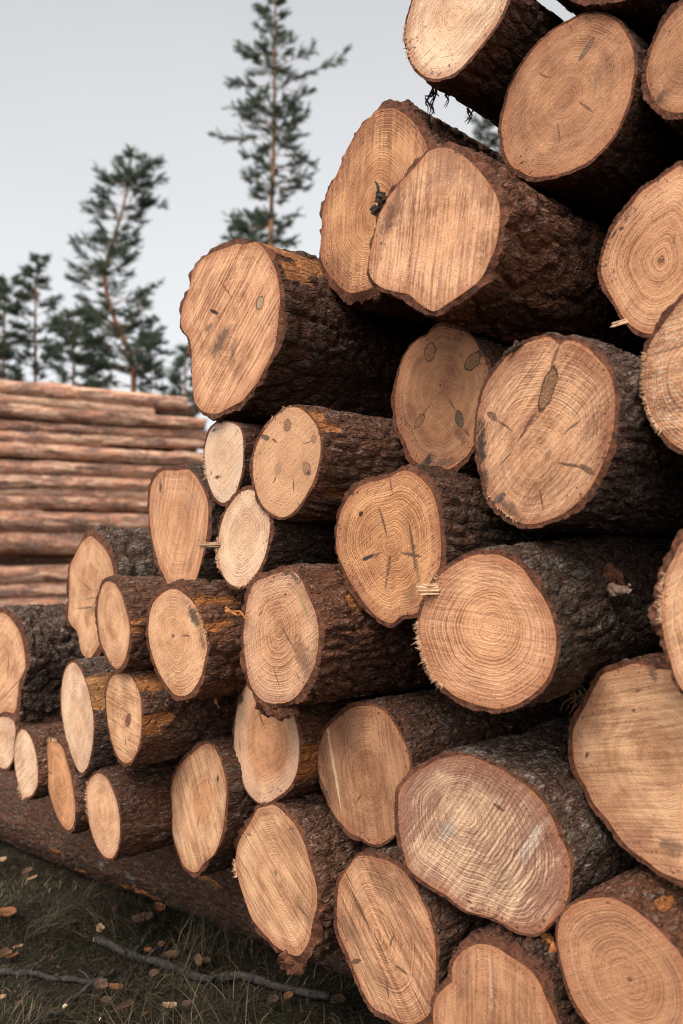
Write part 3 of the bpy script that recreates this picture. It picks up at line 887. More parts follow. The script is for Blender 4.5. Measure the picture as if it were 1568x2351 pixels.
log(19, 'rough-ringed log mid-pile with yellow moss on its rim and a ragged bark flap below',
    ('9', [1180, 165, 1240, 180, 1290, 250, 1330, 340, 1380, 450, 1410, 570, 1420, 700, 1400, 850, 1370, 950, 1310, 1060, 1250, 1140, 1180, 1190, 1090, 1205, 1000, 1190, 930, 1130, 880, 1040, 855, 930, 840, 810, 830, 680, 840, 560, 855, 430, 880, 330, 920, 260, 1000, 220, 1080, 190]),
    bark=.019, bk='red', pith=('9', [1115, 600]), jag=.02,
    spots=[('9', 1300, 420, 200, 20, -68, .6, (.30, .22, .06)), ('9', 1190, 170, 60, 22, 20, .9, (.06, .045, .03)), ('9', 1290, 820, 190, 60, -65, .75, (.19, .09, .05)), ('9', 1160, 350, 18, 12, 80, .95, BLK), ('9', 1230, 210, 70, 16, -50, .8, (.10, .07, .045)), ('9', 1410, 720, 230, 10, 85, .7, (.33, .22, .04))],
    cracks=[('9', 1120, 590, 1260, 820, .004), ('9', 1060, 900, 1120, 1090, .003), ('9', 1240, 950, 1280, 1040, .003), ('9', 975, 470, 945, 520, .003)],
    p=dict(tone='mid', ra=.75, ss=.2, st=.2, dirt=.5, rf=130, hr=.5, hk=.2, bump=.8, pale_rings=.2), peel=[(.10, .17, 33, 8)])
log(20, 'log end with dark star-shaped cracks round its pith, behind the large clean-cut round log',
    ('10', [590, 130, 640, 150, 700, 200, 750, 270, 785, 380, 800, 500, 805, 640, 790, 760, 760, 860, 700, 980, 640, 1025, 560, 1040, 500, 1085, 440, 1070, 380, 1025, 310, 940, 250, 850, 200, 750, 155, 640, 150, 540, 165, 440, 200, 340, 260, 260, 340, 210, 420, 190, 490, 170, 540, 140]),
    bark=.016, bk='dark', pith=('10', [490, 615]), jag=.02,
    knots=[('10', 345, 675, 40, 12, 20, 1, (.06, .045, .04)), ('10', 478, 730, 66, 11, 82, .8, (.26, .12, .06)), ('10', 305, 400, 16, 12, 50, .9, BLK)],
    cracks=[('10', 470, 560, 415, 340, .005), ('10', 440, 640, 330, 680, .006), ('10', 550, 645, 690, 670, .006), ('10', 470, 780, 455, 880, .004), ('10', 600, 440, 650, 760, .006), ('10', 490, 160, 500, 300, .003)],
    spots=[('10', 640, 660, 230, 18, -80, .7, (.14, .07, .035)), ('10', 620, 900, 80, 40, 60, .5, (.2, .1, .05))],
    p=dict(tone='orange', ra=.65, ss=.15, st=.2, dirt=.45, rf=130, hr=.7, hk=.55, bump=.8))
log(21, 'large clean-cut round log with even concentric rings and a pale splinter at its left',
    ('10', [1080, 655, 1160, 655, 1240, 690, 1320, 750, 1390, 850, 1450, 930, 1500, 1040, 1525, 1150, 1525, 1260, 1500, 1370, 1450, 1460, 1380, 1530, 1290, 1590, 1180, 1620, 1080, 1610, 980, 1580, 890, 1540, 820, 1480, 760, 1420, 720, 1340, 695, 1260, 670, 1170, 670, 1080, 700, 970, 740, 880, 790, 800, 870, 730, 960, 680, 1020, 660]),
    bark=.011, bk='moss', pith=('10', [1135, 1080]), pitch=4.0, p=dict(tone='mid', ra=.7, ss=.2, sf=120, st=.15, str=.5, dirt=.12, rf=130, hr=.55, hk=.45, rim=.5, rim0=.72),
    sawdir=('10', 700, 900, 1300, 1000), splinters=[('10', 778, 872, 672, 866, .012, M_FRAY)], fray=[('10', 800, 800, 700, 960, 20, .014), ('10', 670, 1080, 820, 1480, 90, .016)])
log(22, 'slender pale oval log left of the log with a single round knot',
    ('8', [570, 0, 610, 25, 650, 100, 690, 210, 715, 330, 732, 460, 730, 580, 715, 700, 690, 800, 650, 862, 610, 840, 570, 750, 530, 640, 500, 500, 482, 360, 482, 220, 500, 100, 530, 30]),
    bark=.009, bk='grey', pith=('8', [620, 520]), n=150, p=dict(tone='pale', ra=.35, ss=.15, st=.15, dirt=.3, hr=.5, hk=.55, rim=.25), peel=[(.0, .10, 40, 24)])
log(23, 'narrow log end with a single round brown knot and saw-ridged lower half',
    ('8', [1000, 85, 1040, 130, 1080, 200, 1105, 300, 1110, 430, 1105, 560, 1085, 670, 1040, 760, 990, 790, 940, 760, 900, 690, 870, 590, 845, 470, 832, 340, 835, 230, 865, 130, 920, 90]),
    bark=.010, bk='flake', pith=('8', [960, 400]), n=150, knots=[('8', 1005, 455, 36, 26, -70, .9, (.22, .10, .055))], cracks=[('8', 985, 590, 980, 660, .005)], sawdir=('8', 880, 560, 1050, 680), p=dict(tone='honey', ra=.3, ss=.5, sf=85, st=.2, dirt=.3, hr=.5, hk=.3), peel=[(.0, .10, 50, 17), (.0, .05, -2, 12)])
log(24, 'honey-coloured squarish log end at the left photo edge, thick ridged grey bark behind it',
    ('7', [0, 790, 50, 800, 95, 850, 150, 930, 185, 1050, 200, 1180, 195, 1230, 150, 1330, 140, 1450, 110, 1570, 40, 1560, -60, 1600, -130, 1500, -190, 1350, -210, 1150, -170, 950, -100, 830]),
    bark=.026, bk='grey', pith=('7', [40, 1130]), n=170, cw=.05, cl=.1, cracks=[('7', 60, 1350, 70, 1080, .004), ('7', 0, 1480, 190, 1270, .004)], p=dict(tone='honey', ra=.1, ss=.4, sf=55, st=.15, dirt=.15, hr=.6, hk=.4), sawdir=('7', 0, 1540, 190, 1260))
log(25, 'small pale log end at the left edge resting below the squarish honey log',
    ('8', [0, 430, 60, 430, 105, 460, 122, 540, 115, 640, 105, 740, 70, 815, 30, 832, -20, 810, -60, 730, -80, 620, -75, 520, -40, 450]), bark=.008, bk='flake', n=130, p=dict(tone='pale', ra=.3, dirt=.3, hk=.4))
log(26, 'small smooth whitish log end lying on the long base log',
    ('8', [180, 525, 215, 550, 250, 610, 275, 690, 292, 790, 298, 880, 290, 960, 255, 1030, 210, 1058, 165, 1020, 135, 920, 115, 800, 112, 680, 125, 600, 150, 545]), bark=.008, bk='flake', n=130, pith=('8', [205, 800]), p=dict(tone='pale', ra=.35, dirt=.1, hr=.5, hk=.25, rim=.15), fray=[('8', 140, 980, 210, 1058, 16, .02)])
log(27, 'slim deep-orange log on the base log, right of the small whitish one',
    ('8', [385, 615, 440, 620, 490, 670, 520, 760, 550, 870, 570, 980, 585, 1090, 590, 1190, 570, 1280, 540, 1315, 500, 1290, 450, 1210, 410, 1100, 380, 990, 372, 880, 372, 780, 370, 680]), bark=.009, bk='flake', n=140, pith=('8', [470, 940]), cracks=[('8', 375, 850, 410, 875, .005)], p=dict(tone='orange', ra=.25, ss=.2, dirt=.15, hr=.55, hk=.6), fray=[('8', 370, 600, 450, 620, 18, .02), ('8', 565, 1290, 592, 1180, 12, .016)])
log(28, 'small fine-ringed log poking out over the grass, right of the slim deep-orange one',
    ('8', [775, 870, 830, 900, 870, 970, 905, 1060, 930, 1160, 940, 1280, 935, 1390, 910, 1490, 870, 1535, 820, 1520, 770, 1460, 730, 1370, 705, 1280, 690, 1180, 680, 1080, 685, 970, 715, 900]), bark=.009, bk='dark', n=150, pith=('8', [800, 1140]), p=dict(tone='honey', ra=.4, ss=.1, dirt=.25, hr=.55, hk=.15, rf=150, st=.08, pale_rings=.15), fray=[('8', 685, 900, 700, 1200, 20, .012)])
log(29, 'bottom-row log with a narrow dark orange heart and slanting saw lines',
    ('11', [440, 445, 490, 460, 530, 520, 565, 610, 590, 720, 600, 820, 590, 960, 575, 1090, 545, 1210, 500, 1310, 420, 1380, 370, 1445, 320, 1440, 260, 1390, 220, 1290, 185, 1170, 160, 1020, 158, 900, 170, 780, 200, 680, 260, 580, 330, 520, 390, 470]),
    bark=.014, bk='dark', pith=('11', [440, 860]), n=180, cracks=[('11', 470, 690, 462, 760, .003), ('11', 390, 990, 365, 1110, .004)], spots=[('11', 532, 715, 36, 9, 88, .95, BLK), ('11', 215, 1190, 80, 14, -60, .3, (.75, .6, .45))],
    sawdir=('11', 330, 980, 240, 620), p=dict(tone='honey', ra=.4, ss=.55, sf=60, st=.25, dirt=.25, hr=.36, hk=1.0))
log(30, 'smooth pale-bottomed log end with an orange heart, its top hidden under the moss-rimmed log',
    ('11', [760, -20, 700, 100, 670, 250, 660, 400, 670, 560, 700, 680, 740, 780, 800, 860, 870, 910, 950, 890, 1040, 830, 1100, 770, 1145, 680, 1165, 560, 1170, 430, 1150, 300, 1120, 180, 1080, 80, 1010, -10, 930, -60, 840, -60]),
    bark=.010, bk='red', pith=('11', [930, 400]), n=180, cracks=[('11', 840, 170, 900, 330, .005)], spots=[('11', 715, 90, 70, 16, 75, .9, (.04, .045, .05)), ('11', 705, 460, 70, 8, 95, .7, (.2, .11, .07))], p=dict(tone='mid', ra=.35, ss=.1, st=.1, dirt=.2, hr=.62, hk=.75, pale_rings=.35, rim=.2), peel=[(.0, .12, -12, 16)])
log(31, 'brown log with a light upright stripe near its rim, left of the grooved log',
    ('12', [560, 245, 620, 260, 690, 310, 750, 400, 800, 490, 840, 590, 860, 690, 855, 800, 835, 940, 805, 1100, 760, 1230, 690, 1290, 620, 1325, 550, 1320, 480, 1280, 400, 1240, 340, 1180, 280, 1110, 230, 1020, 190, 910, 155, 790, 140, 680, 150, 560, 190, 460, 240, 390, 320, 320, 400, 265, 480, 245]),
    bark=.012, bk='dark', pith=('12', [540, 780]), cracks=[('12', 440, 1000, 480, 930, .004)], spots=[('12', 265, 720, 380, 13, -80, .85, (.70, .47, .30)), ('12', 205, 760, 330, 30, -78, .6, (.20, .10, .06)), ('12', 190, 900, 130, 16, -65, .7, (.05, .04, .04)), ('12', 400, 450, 180, 110, 60, .45, (.20, .10, .055)), ('12', 640, 880, 120, 12, 75, .5, (.26, .12, .06))],
    sawdir=('12', 300, 1000, 250, 550), p=dict(tone='brown', ra=.4, ss=.35, sf=120, st=.3, dirt=.4, hr=.38, hk=.9, bump=.8))
log(32, 'wide weathered log end crossed by diagonal chainsaw grooves, purplish stains on its rim',
    [('14', [0, 185, 60, 145, 140, 120, 220, 112, 300, 125, 370, 155, 450, 185, 530, 240, 610, 290, 680, 350, 740, 430, 790, 520, 815, 600, 850, 660, 880, 760, 880, 860, 870, 950, 850, 1030, 800, 1090, 740, 1150, 680, 1195, 600, 1190, 530, 1160, 440, 1110, 360, 1085, 270, 1060, 200, 1020, 130, 960, 60, 920, 0, 880]), ('12', [860, 1530, 820, 1430, 790, 1300, 775, 1180, 770, 1060, 775, 940, 800, 870, 870, 800, 930, 745])],
    bark=.009, bk='grey', pith=('14', [200, 420]), cw=.05, cl=.10,
    spots=[('14', 240, 190, 260, 60, -12, .6, (.25, .085, .05)), ('14', 470, 330, 190, 90, -45, .6, (.22, .08, .05)), ('14', 130, 560, 60, 55, 60, .5, (.32, .29, .25)), ('14', 640, 640, 150, 50, 60, .5, (.58, .48, .36)), ('14', 770, 620, 110, 24, -65, .7, (.22, .09, .05)), ('14', 70, 380, 90, 30, 60, .6, (.24, .10, .07)), ('14', 420, 900, 180, 40, 60, .4, (.25, .15, .09))],
    cracks=[('14', 405, 395, 490, 455, .006), ('14', 730, 570, 750, 640, .005)], sawdir=('14', 180, 760, 420, 400), p=dict(tone='grey', ra=.6, ss=.35, sf=70, gr=720, st=.55, stc=(.23, .095, .065), str=.5, dirt=.4, rf=130, hk=.1, bump=1.0))
log(33, 'big honey log at the right edge with level saw lines and dark chips stuck on',
    ('15', [330, 1075, 430, 1045, 530, 1070, 620, 1080, 700, 1100, 780, 1160, 850, 1250, 920, 1380, 980, 1560, 1000, 1780, 970, 1980, 900, 2130, 800, 2220, 691, 2240, 640, 2225, 560, 2190, 470, 2120, 400, 2070, 330, 1990, 270, 1900, 200, 1820, 150, 1720, 110, 1650, 85, 1560, 80, 1450, 100, 1370, 160, 1260, 210, 1160, 250, 1100]),
    bark=.012, bk='red', pith=('15', [580, 1560]), spots=[('15', 440, 1190, 30, 18, 20, .9, (.12, .06, .035)), ('15', 420, 1300, 20, 14, 20, .9, BLK), ('15', 160, 1550, 24, 14, 60, .9, BLK), ('15', 520, 1090, 60, 26, -70, .8, (.13, .075, .05)), ('15', 450, 1990, 130, 60, 40, .5, (.25, .10, .06)), ('15', 640, 2060, 70, 50, 0, .7, (.12, .07, .045)), ('15', 460, 1420, 260, 14, 12, .6, (.30, .15, .07))],
    sawdir=('15', 150, 1470, 560, 1440), p=dict(tone='honey', ra=.2, ss=.38, sf=75, st=.3, dirt=.35, hr=.35, hk=.25))
log(34, 'thick-barked log end cut by the right edge, above the big honey log',
    ('15', [691, 370, 640, 460, 600, 540, 575, 640, 570, 750, 580, 860, 600, 950, 620, 1020, 650, 1120, 691, 1190, 780, 1260, 880, 1270, 980, 1200, 1060, 1060, 1100, 880, 1090, 680, 1030, 500, 930, 390, 800, 340]),
    bark=.020, bk='red', jag=.03, p=dict(tone='honey', ra=.55, ss=.3, st=.2, dirt=.2, rf=90), fray=[('15', 600, 540, 575, 820, 30, .014)])
log(35, 'large oval log above the grass with red bark hanging off its lower rim',
    ('13', [290, 130, 340, 120, 400, 165, 470, 240, 520, 320, 560, 410, 600, 560, 635, 680, 640, 820, 610, 940, 590, 1050, 560, 1120, 510, 1170, 440, 1155, 360, 1110, 290, 1040, 230, 970, 180, 900, 145, 800, 110, 700, 85, 600, 75, 500, 90, 400, 120, 330, 160, 270, 200, 200, 230, 150]),
    bark=.022, bk='flake', pith=('13', [360, 620]), pitch=2.5, jag=.035, cw=.045, cl=.07,
    cracks=[('13', 140, 310, 195, 335, .003), ('13', 430, 300, 495, 285, .003), ('13', 480, 800, 600, 930, .005)], spots=[('13', 480, 350, 180, 34, -55, .5, (.22, .10, .055)), ('13', 560, 860, 170, 40, -55, .6, (.22, .10, .05)), ('13', 350, 600, 24, 14, -60, .7, BLK)],
    sawdir=('13', 150, 350, 480, 900), p=dict(tone='honey', ra=.5, ss=.5, sf=85, st=.25, dirt=.2, rf=150, hr=.55, hk=.3), fray=[('13', 70, 500, 90, 620, 30, .014)])
log(36, 'long steep oval log at the bottom with a split running down its face',
    ('13', [950, 475, 1040, 485, 1150, 520, 1250, 590, 1320, 690, 1380, 800, 1430, 930, 1460, 1060, 1470, 1200, 1465, 1330, 1450, 1470, 1440, 1540, 1400, 1600, 1320, 1645, 1230, 1640, 1140, 1590, 1040, 1540, 970, 1440, 920, 1320, 880, 1220, 830, 1100, 790, 1000, 780, 870, 785, 760, 800, 660, 850, 570, 900, 500]),
    bark=.014, bk='dark', pith=('13', [1060, 1020]), pitch=2.5, knots=[('13', 912, 1212, 34, 16, 12, .9, (.17, .09, .055))],
    cracks=[('13', 870, 700, 1010, 980, .010), ('13', 840, 590, 900, 720, .004), ('13', 1180, 1015, 1140, 1110, .005), ('13', 1180, 1240, 1280, 1310, .006), ('13', 1120, 1330, 1140, 1480, .006), ('13', 1000, 960, 1160, 1270, .004)],
    spots=[('13', 1130, 660, 230, 110, -30, .6, (.18, .075, .04)), ('13', 1280, 930, 200, 40, -60, .55, (.24, .10, .05)), ('13', 870, 1010, 220, 50, -55, .65, (.20, .10, .055)), ('13', 1040, 1330, 200, 60, -60, .4, (.25, .13, .07))],
    sawdir=('13', 860, 640, 1180, 1300), p=dict(tone='mid', ra=.55, ss=.6, sf=70, st=.35, dirt=.3, rf=110, hr=.4, hk=.3, bump=.8))
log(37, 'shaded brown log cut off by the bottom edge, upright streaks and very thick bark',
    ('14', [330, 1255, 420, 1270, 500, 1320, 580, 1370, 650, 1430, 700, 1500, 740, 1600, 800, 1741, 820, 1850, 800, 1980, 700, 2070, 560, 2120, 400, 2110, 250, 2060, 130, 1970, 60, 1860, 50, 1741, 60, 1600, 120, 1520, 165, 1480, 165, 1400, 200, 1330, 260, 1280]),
    bark=.022, bk='dark', pith=('14', [400, 1720]), sawdir=('14', 400, 1700, 400, 1300), p=dict(tone='brown', ra=.25, ss=.6, sf=75, st=.4, dirt=.4, hr=.6, hk=.4), spots=[('14', 400, 1480, 230, 12, 90, .5, (.60, .42, .28))])  # brown tone carries the shade low in the pile as wood colour
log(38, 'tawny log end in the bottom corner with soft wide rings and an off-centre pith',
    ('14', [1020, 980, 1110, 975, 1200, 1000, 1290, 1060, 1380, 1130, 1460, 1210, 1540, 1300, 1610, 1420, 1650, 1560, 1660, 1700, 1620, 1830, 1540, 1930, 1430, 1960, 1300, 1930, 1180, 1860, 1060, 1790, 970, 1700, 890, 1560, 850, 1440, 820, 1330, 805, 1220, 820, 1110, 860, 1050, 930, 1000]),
    bark=.007, bk='red', pith=('14', [1240, 1470]), p=dict(tone='brown', ra=.5, ss=.1, st=.3, dirt=.25, rf=120, hr=.6, hk=.3, ma=.45), knots=[('14', 1245, 1468, 14, 14, 0, .7, (.2, .09, .05))], peel=[(.05, .08, 70, 6)])  # brown tone puts the shade of the low corner into the wood colour
# logs of the same pile that lie outside the picture (their shade falls on the ones inside)


def circ(cx, cy, w, h):
    return ('P', sum([[cx + w * math.cos(t) * (1 + .05 * math.sin(3 * t + cx)), cy + h * math.sin(t) * (1 + .04 * math.cos(2 * t + cy))] for t in np.linspace(0, 2 * math.pi, 18, endpoint=False)], []))


for k, (cx, cy, w, h_, lb) in enumerate([(1800, -60, 180, 200, 'log beyond the upper corner of the photo, topmost of the right-hand column'),
                                         (1840, 320, 170, 190, 'log beyond the right photo edge beside the dark cut-off log'),
                                         (1900, 700, 180, 200, 'log beyond the right photo edge beside the clean-ringed log'),
                                         (1960, 1080, 180, 200, 'log beyond the right photo edge beside the woolly log'),
                                         (2030, 1500, 200, 210, 'log beyond the right photo edge beside the thick-barked log'),
                                         (1960, 1960, 190, 210, 'log beyond the right photo edge beside the big honey log'),
                                         (1560, 2580, 200, 190, 'log lying below the bottom corner of the photo under the tawny log')]):
    log(41 + k, lb, circ(cx, cy, w, h_), bark=.014, bk='dark', n=96, step=.02)

# how far each end stands out of the pile's face, in metres
PRO = {1: 0.03, 2: -0.06, 3: 0.1, 4: 0.04, 5: -0.03, 6: 0.0, 7: 0.0, 8: -0.04, 9: 0.09, 10: -0.09, 11: 0.06, 12: 0.0, 13: 0.09, 14: -0.04, 15: 0.05, 16: -0.08, 17: 0.09, 18: 0.1, 19: 0.13, 20: 0.06, 21: 0.12, 22: 0.04, 23: 0.07, 24: -0.06, 25: -0.05, 26: 0.02, 27: 0.03, 28: 0.06, 29: -0.03, 30: 0.0, 31: 0.0, 32: 0.06, 33: -0.01, 34: 0.16, 35: 0.0, 36: 0.04, 37: 0.08, 38: 0.08}
ROOT = {}
for s_ in LOGS:
    s_['pro'] = PRO.get(s_['i'], 0)
    ROOT[s_['i']] = add_log(s_)

# ------------------------------------------------------------------ loose bits fixed to the logs
def strand(name, root, pts_px, depth_from, w, mat, nfib=3, spread=.006, label=None, cat='bark strip'):
    """hanging fibres traced on a plane facing the pile, at the depth of a log end"""
    C, n = depth_from
    bag = Bag()
    for k in range(nfib):
        P = hit(np.array(pts_px), C, n)
        P = smooth_path(P + np.random.default_rng(k + len(pts_px)).normal(0, spread, P.shape), 14)
        bag.tube(P, np.linspace(1, .35, 14) * w * (.6 + .5 * random.random()), 6, seed=k, rough=.9)
    o = obj(name, bag.mesh(name, [mat], smooth=False))
    Mi = ROOT[root][0]
    bpy.context.view_layer.update()
    o.parent = Mi
    o.matrix_parent_inverse = Mi.matrix_world.inverted()
    return o


NP_ = -np.array([math.sin(AX0), math.cos(AX0), 0])
CC = {i: ROOT[i][1] for i in ROOT}
EZ = {i: ROOT[i][4] for i in ROOT}
strand('hanging_root_fibre', 4, px('3', [245, 455, 235, 500, 205, 530, 225, 570, 210, 615]), (CC[4] + EZ[4] * .06, NP_), .0026, M_TWIG, 3, .006)
strand('hanging_root_fibre', 4, px('3', [262, 470, 250, 500, 235, 560, 232, 590]), (CC[4] + EZ[4] * .06, NP_), .0022, M_TWIG, 3, .005)
strand('hanging_root_fibre', 4, px('3', [310, 515, 318, 540, 312, 562]), (CC[4] + EZ[4] * .1, NP_), .0022, M_TWIG, 2, .003)
strand('hanging_root_fibre', 4, px('3', [430, 595, 438, 625, 430, 640]), (CC[4] + EZ[4] * .2, NP_), .003, M_TWIG, 3, .005)
strand('bark_strip', 18, px('9', [612, 1085, 622, 1120, 612, 1170, 625, 1230]), (CC[18] + EZ[18] * .12, NP_), .004, M_ORANGE, 3, .004)
strand('bark_strip', 18, px('9', [395, 1140, 400, 1160, 396, 1185]), (CC[18] + EZ[18] * .02, NP_), .008, M_ORANGE, 2, .002)
strand('bark_strip', 18, px('9', [700, 470, 760, 500, 800, 490, 830, 520]), (CC[18] - EZ[18] * .0, NP_), .003, M_ORANGE, 3, .004)
strand('bark_strip', 29, px('11', [665, 600, 675, 680, 660, 760, 672, 870]), (CC[29] + EZ[29] * .04, NP_), .011, M_ORANGE, 4, .005)
strand('bark_strip', 29, px('11', [640, 650, 660, 720, 650, 800]), (CC[29] + EZ[29] * .04, NP_), .008, M_ORANGE, 3, .006)
strand('twig', 3, px('2', [600, 900, 612, 830, 610, 770, 590, 738]), (CC[3] - EZ[3] * .005, NP_), .007, M_STICK, 1, .0)
strand('bark_flake', 3, px('2', [660, 850, 620, 940, 575, 960, 590, 1000]), (CC[3] - EZ[3] * .002, NP_), .010, M_TWIG, 2, .004)
strand('bark_flake', 11, px('5', [905, 200, 860, 225, 825, 255]), (CC[11] + EZ[11] * .01, NP_), .007, M_CHIP, 2, .003)
strand('bark_flake', 35, px('13', [430, 1190, 480, 1235, 560, 1245]), (CC[35] + EZ[35] * .015, NP_), .026, M_RIM, 3, .006)
strand('bark_flake', 19, px('9', [985, 1225, 1060, 1250, 1150, 1270, 1240, 1262]), (CC[19] + EZ[19] * .02, NP_), .016, M_RIM, 3, .005)
strand('bark_flake', 32, px('14', [700, 1200, 760, 1290, 820, 1410]), (CC[32] + EZ[32] * .06, NP_), .012, M_ORANGE, 3, .006)
# broken limb on the flank of the clean-cut round log
strand('branch_stub', 21, px('15', [280, 540, 320, 580, 360, 640]), (CC[21] + EZ[21] * .24, NP_), .014, M_RIM, 3, .008)
strand('branch_stub', 21, px('15', [290, 650, 370, 640, 400, 620]), (CC[21] + EZ[21] * .20, NP_), .008, M_STUB, 3, .006)
# torn fibre hanging below that log, and dry moss in the gap
for k in range(3):
    strand('bark_strip', 21, px('15', [90 + 30 * k, 1200 + 10 * k, 60 + 40 * k, 1240, 80 + 30 * k, 1275]), (CC[21] + EZ[21] * .22, NP_), .0025, M_LEAF, 4, .012)

# ------------------------------------------------------------------ the base log lying along the foot of the pile
gp = ground(px('16', [0, 175, 1568, 735]))


def base_log():
    A = ground(px('P', [-260, 1850]))[0]
    B = ground(px('P', [850, 2290]))[0]
    d = B - A
    L = np.linalg.norm(d)
    d /= L
    nrm = np.array([-d[1], d[0], 0])
    if nrm[1] < 0:
        nrm = -nrm
    r0, r1 = .155, .165
    N = 150
    zs = np.arange(0, L, .012)
    th = np.arange(N) / N * 2 * np.pi
    TH, Z = np.meshgrid(th, zs)
    b = bark_field(TH, Z, .16, 991, .03, .06)
    R = r0 + (r1 - r0) * Z / L + .03 * (fbm3(np.cos(TH) * 2, np.sin(TH) * 2, Z * 2, 9, 2) - .5)
    R = R + .016 * b
    org = A + nrm * r0 + np.array([0, 0, r0 - .012])
    V = np.stack([R * np.cos(TH), R * np.sin(TH), Z], -1).reshape(-1, 3)
    F = grid_faces(len(zs), N)
    n0 = len(V)
    V = np.concatenate([V, V[:N], V[-N:], [[0, 0, 0], [0, 0, zs[-1]]]])
    j = np.arange(N)
    T = np.concatenate([np.stack([n0 + (j + 1) % N, n0 + j, np.full(N, n0 + 2 * N)], 1), np.stack([n0 + N + j, n0 + N + (j + 1) % N, np.full(N, n0 + 2 * N + 1)], 1)])
    peel = np.zeros(len(V))
    q = fbm3(np.cos(TH) * 3, np.sin(TH) * 3, Z * 4, 33, 3)
    peel[:n0] = (sstep(.70, .74, q)).ravel()
    ht = np.zeros(len(V))
    ht[:n0] = b.ravel()
    me = mesh_from('bark', V, [F, T], [BM['dark'], M_SPLINT], True, {'ht': ht, 'peel': peel}, np.concatenate([np.zeros(len(F)), np.ones(len(T))]))
    up = np.array([0, 0, 1.0])
    e2 = np.cross(d, nrm)
    r = obj('base_log', None)
    r.matrix_world = Matrix(((nrm[0], e2[0], d[0], org[0]), (nrm[1], e2[1], d[1], org[1]), (nrm[2], e2[2], d[2], org[2]), (0, 0, 0, 1)))
    tag(r, 'long dark base log lying on the grass along the foot of the pile', 'log')
    obj('bark', me, r)
    return A, d, nrm


SK = base_log()

# ------------------------------------------------------------------ ground


def ground_h(x, y):
    h = .05 * (fbm3(x * 1.1, y * 1.1, x * 0, 3, 3) - .5) + .02 * (fbm3(x * 7, y * 7, x * 0, 4, 2) - .5)
    near = sstep(7, 3, np.hypot(x, y))
    return h * near - .012


gx = np.concatenate([-np.geomspace(1500, 4.2, 26), np.linspace(-4, 4, 200), np.geomspace(4.2, 1500, 26)])
gy = np.concatenate([-np.geomspace(1500, 1.2, 26), np.linspace(-1, 7, 200), np.geomspace(7.2, 1500, 30)])
XX, YY = np.meshgrid(gx, gy)
Vg = np.stack([XX, YY, ground_h(XX, YY)], -1).reshape(-1, 3)
g = G('forest_soil')
o_ = g.obj()
n1 = g.noise(o_, scale=3, detail=6, rough=.65)
n2 = g.noise(o_, scale=45, detail=5, rough=.7)
c_ = g.mix(g.ss(.3, .7, n2), (.012, .009, .006), (.036, .027, .016))
c_ = g.mix(g.ss(.45, .7, n1), c_, (.026, .026, .012))
c_ = g.mix(g.ss(.62, .7, g.noise(o_, scale=80, detail=3)), c_, (.12, .07, .04))
g.bump(n2, .9, .02)
M_SOIL = g.done(c_, .95, .1)
tag(obj('ground', mesh_from('ground', Vg, grid_faces(len(gy), len(gx), closed=False), [M_SOIL])), kind='structure')


def inside_pile(x, y):
    """behind the front edge of the base log"""
    A, d, nrm = SK
    return (x - A[0]) * nrm[0] + (y - A[1]) * nrm[1]


def grass():
    r = np.random.default_rng(5)
    n = 130000
    x = r.uniform(-3.4, 1.1, n)
    y = r.uniform(1.25, 5.2, n)
    dens = fbm3(x * 4, y * 4, x * 0, 21, 3)
    side = inside_pile(x, y)
    keep = (side < .12) & (r.random(n) < sstep(.28, .60, dens) * .9 + .1)
    x, y, dens, side = x[keep], y[keep], dens[keep], side[keep]
    n = len(x)
    tuft = fbm3(x * 2.3, y * 2.3, x * 0, 77, 2)
    L = r.uniform(.035, .11, n) * (.55 + 1.3 * sstep(.35, .7, tuft))
    az = r.normal(0, .8, n) + 6.28 * fbm3(x * 3, y * 3, x * 0, 5, 2) * 2
    tilt = np.clip(r.normal(.75, .3, n), .1, 1.35)
    w = r.uniform(.0007, .0017, n)
    k = 4
    V = np.zeros((n, k + 1, 2, 3))
    p = np.stack([x, y, ground_h(x, y) - .004], -1)
    da = r.normal(0, .35, n)
    for s in range(k + 1):
        sd = np.stack([-np.sin(az), np.cos(az), 0 * az], -1) * (w * (1 - (s / k) ** 2 * .9))[:, None]
        V[:, s, 0] = p - sd
        V[:, s, 1] = p + sd
        dirn = np.stack([np.cos(az) * np.sin(tilt), np.sin(az) * np.sin(tilt), np.cos(tilt)], -1)
        p = p + dirn * (L / k)[:, None]
        p[:, 2] = np.maximum(p[:, 2], ground_h(p[:, 0], p[:, 1]) + .002)
        tilt = tilt + r.uniform(.1, .45, n)
        az = az + da / k
    V = V.reshape(-1, 3)
    b = np.arange(n)[:, None] * (k + 1) * 2
    s = np.arange(k)[None, :] * 2
    a = b + s
    F = np.stack([a, a + 1, a + 3, a + 2], -1).reshape(-1, 4)
    tone = np.repeat(np.clip(r.normal(.42, .26, n) + .5 * (fbm3(x * 5, y * 5, x * 0, 8, 2) - .5), 0, 1), (k + 1) * 2)
    g = G('grass_blade')
    t = g.attr('tone')
    c = g.mix(g.ss(0, .45, t), (.010, .010, .005), (.032, .025, .013))
    c = g.mix(g.ss(.50, .95, t), c, (.16, .115, .065))
    m = g.done(c, .7, .2)
    o = obj('grass', mesh_from('grass', V, F, [m], True, {'tone': tone}))
    tag(o, 'matted dry and green grass beside the base log', 'grass', kind='stuff')


grass()


def gpath(reg, pts, lift, n):
    P = ground(px(reg, pts))
    P[:, 2] = ground_h(P[:, 0], P[:, 1]) + lift
    return smooth_path(P, n)


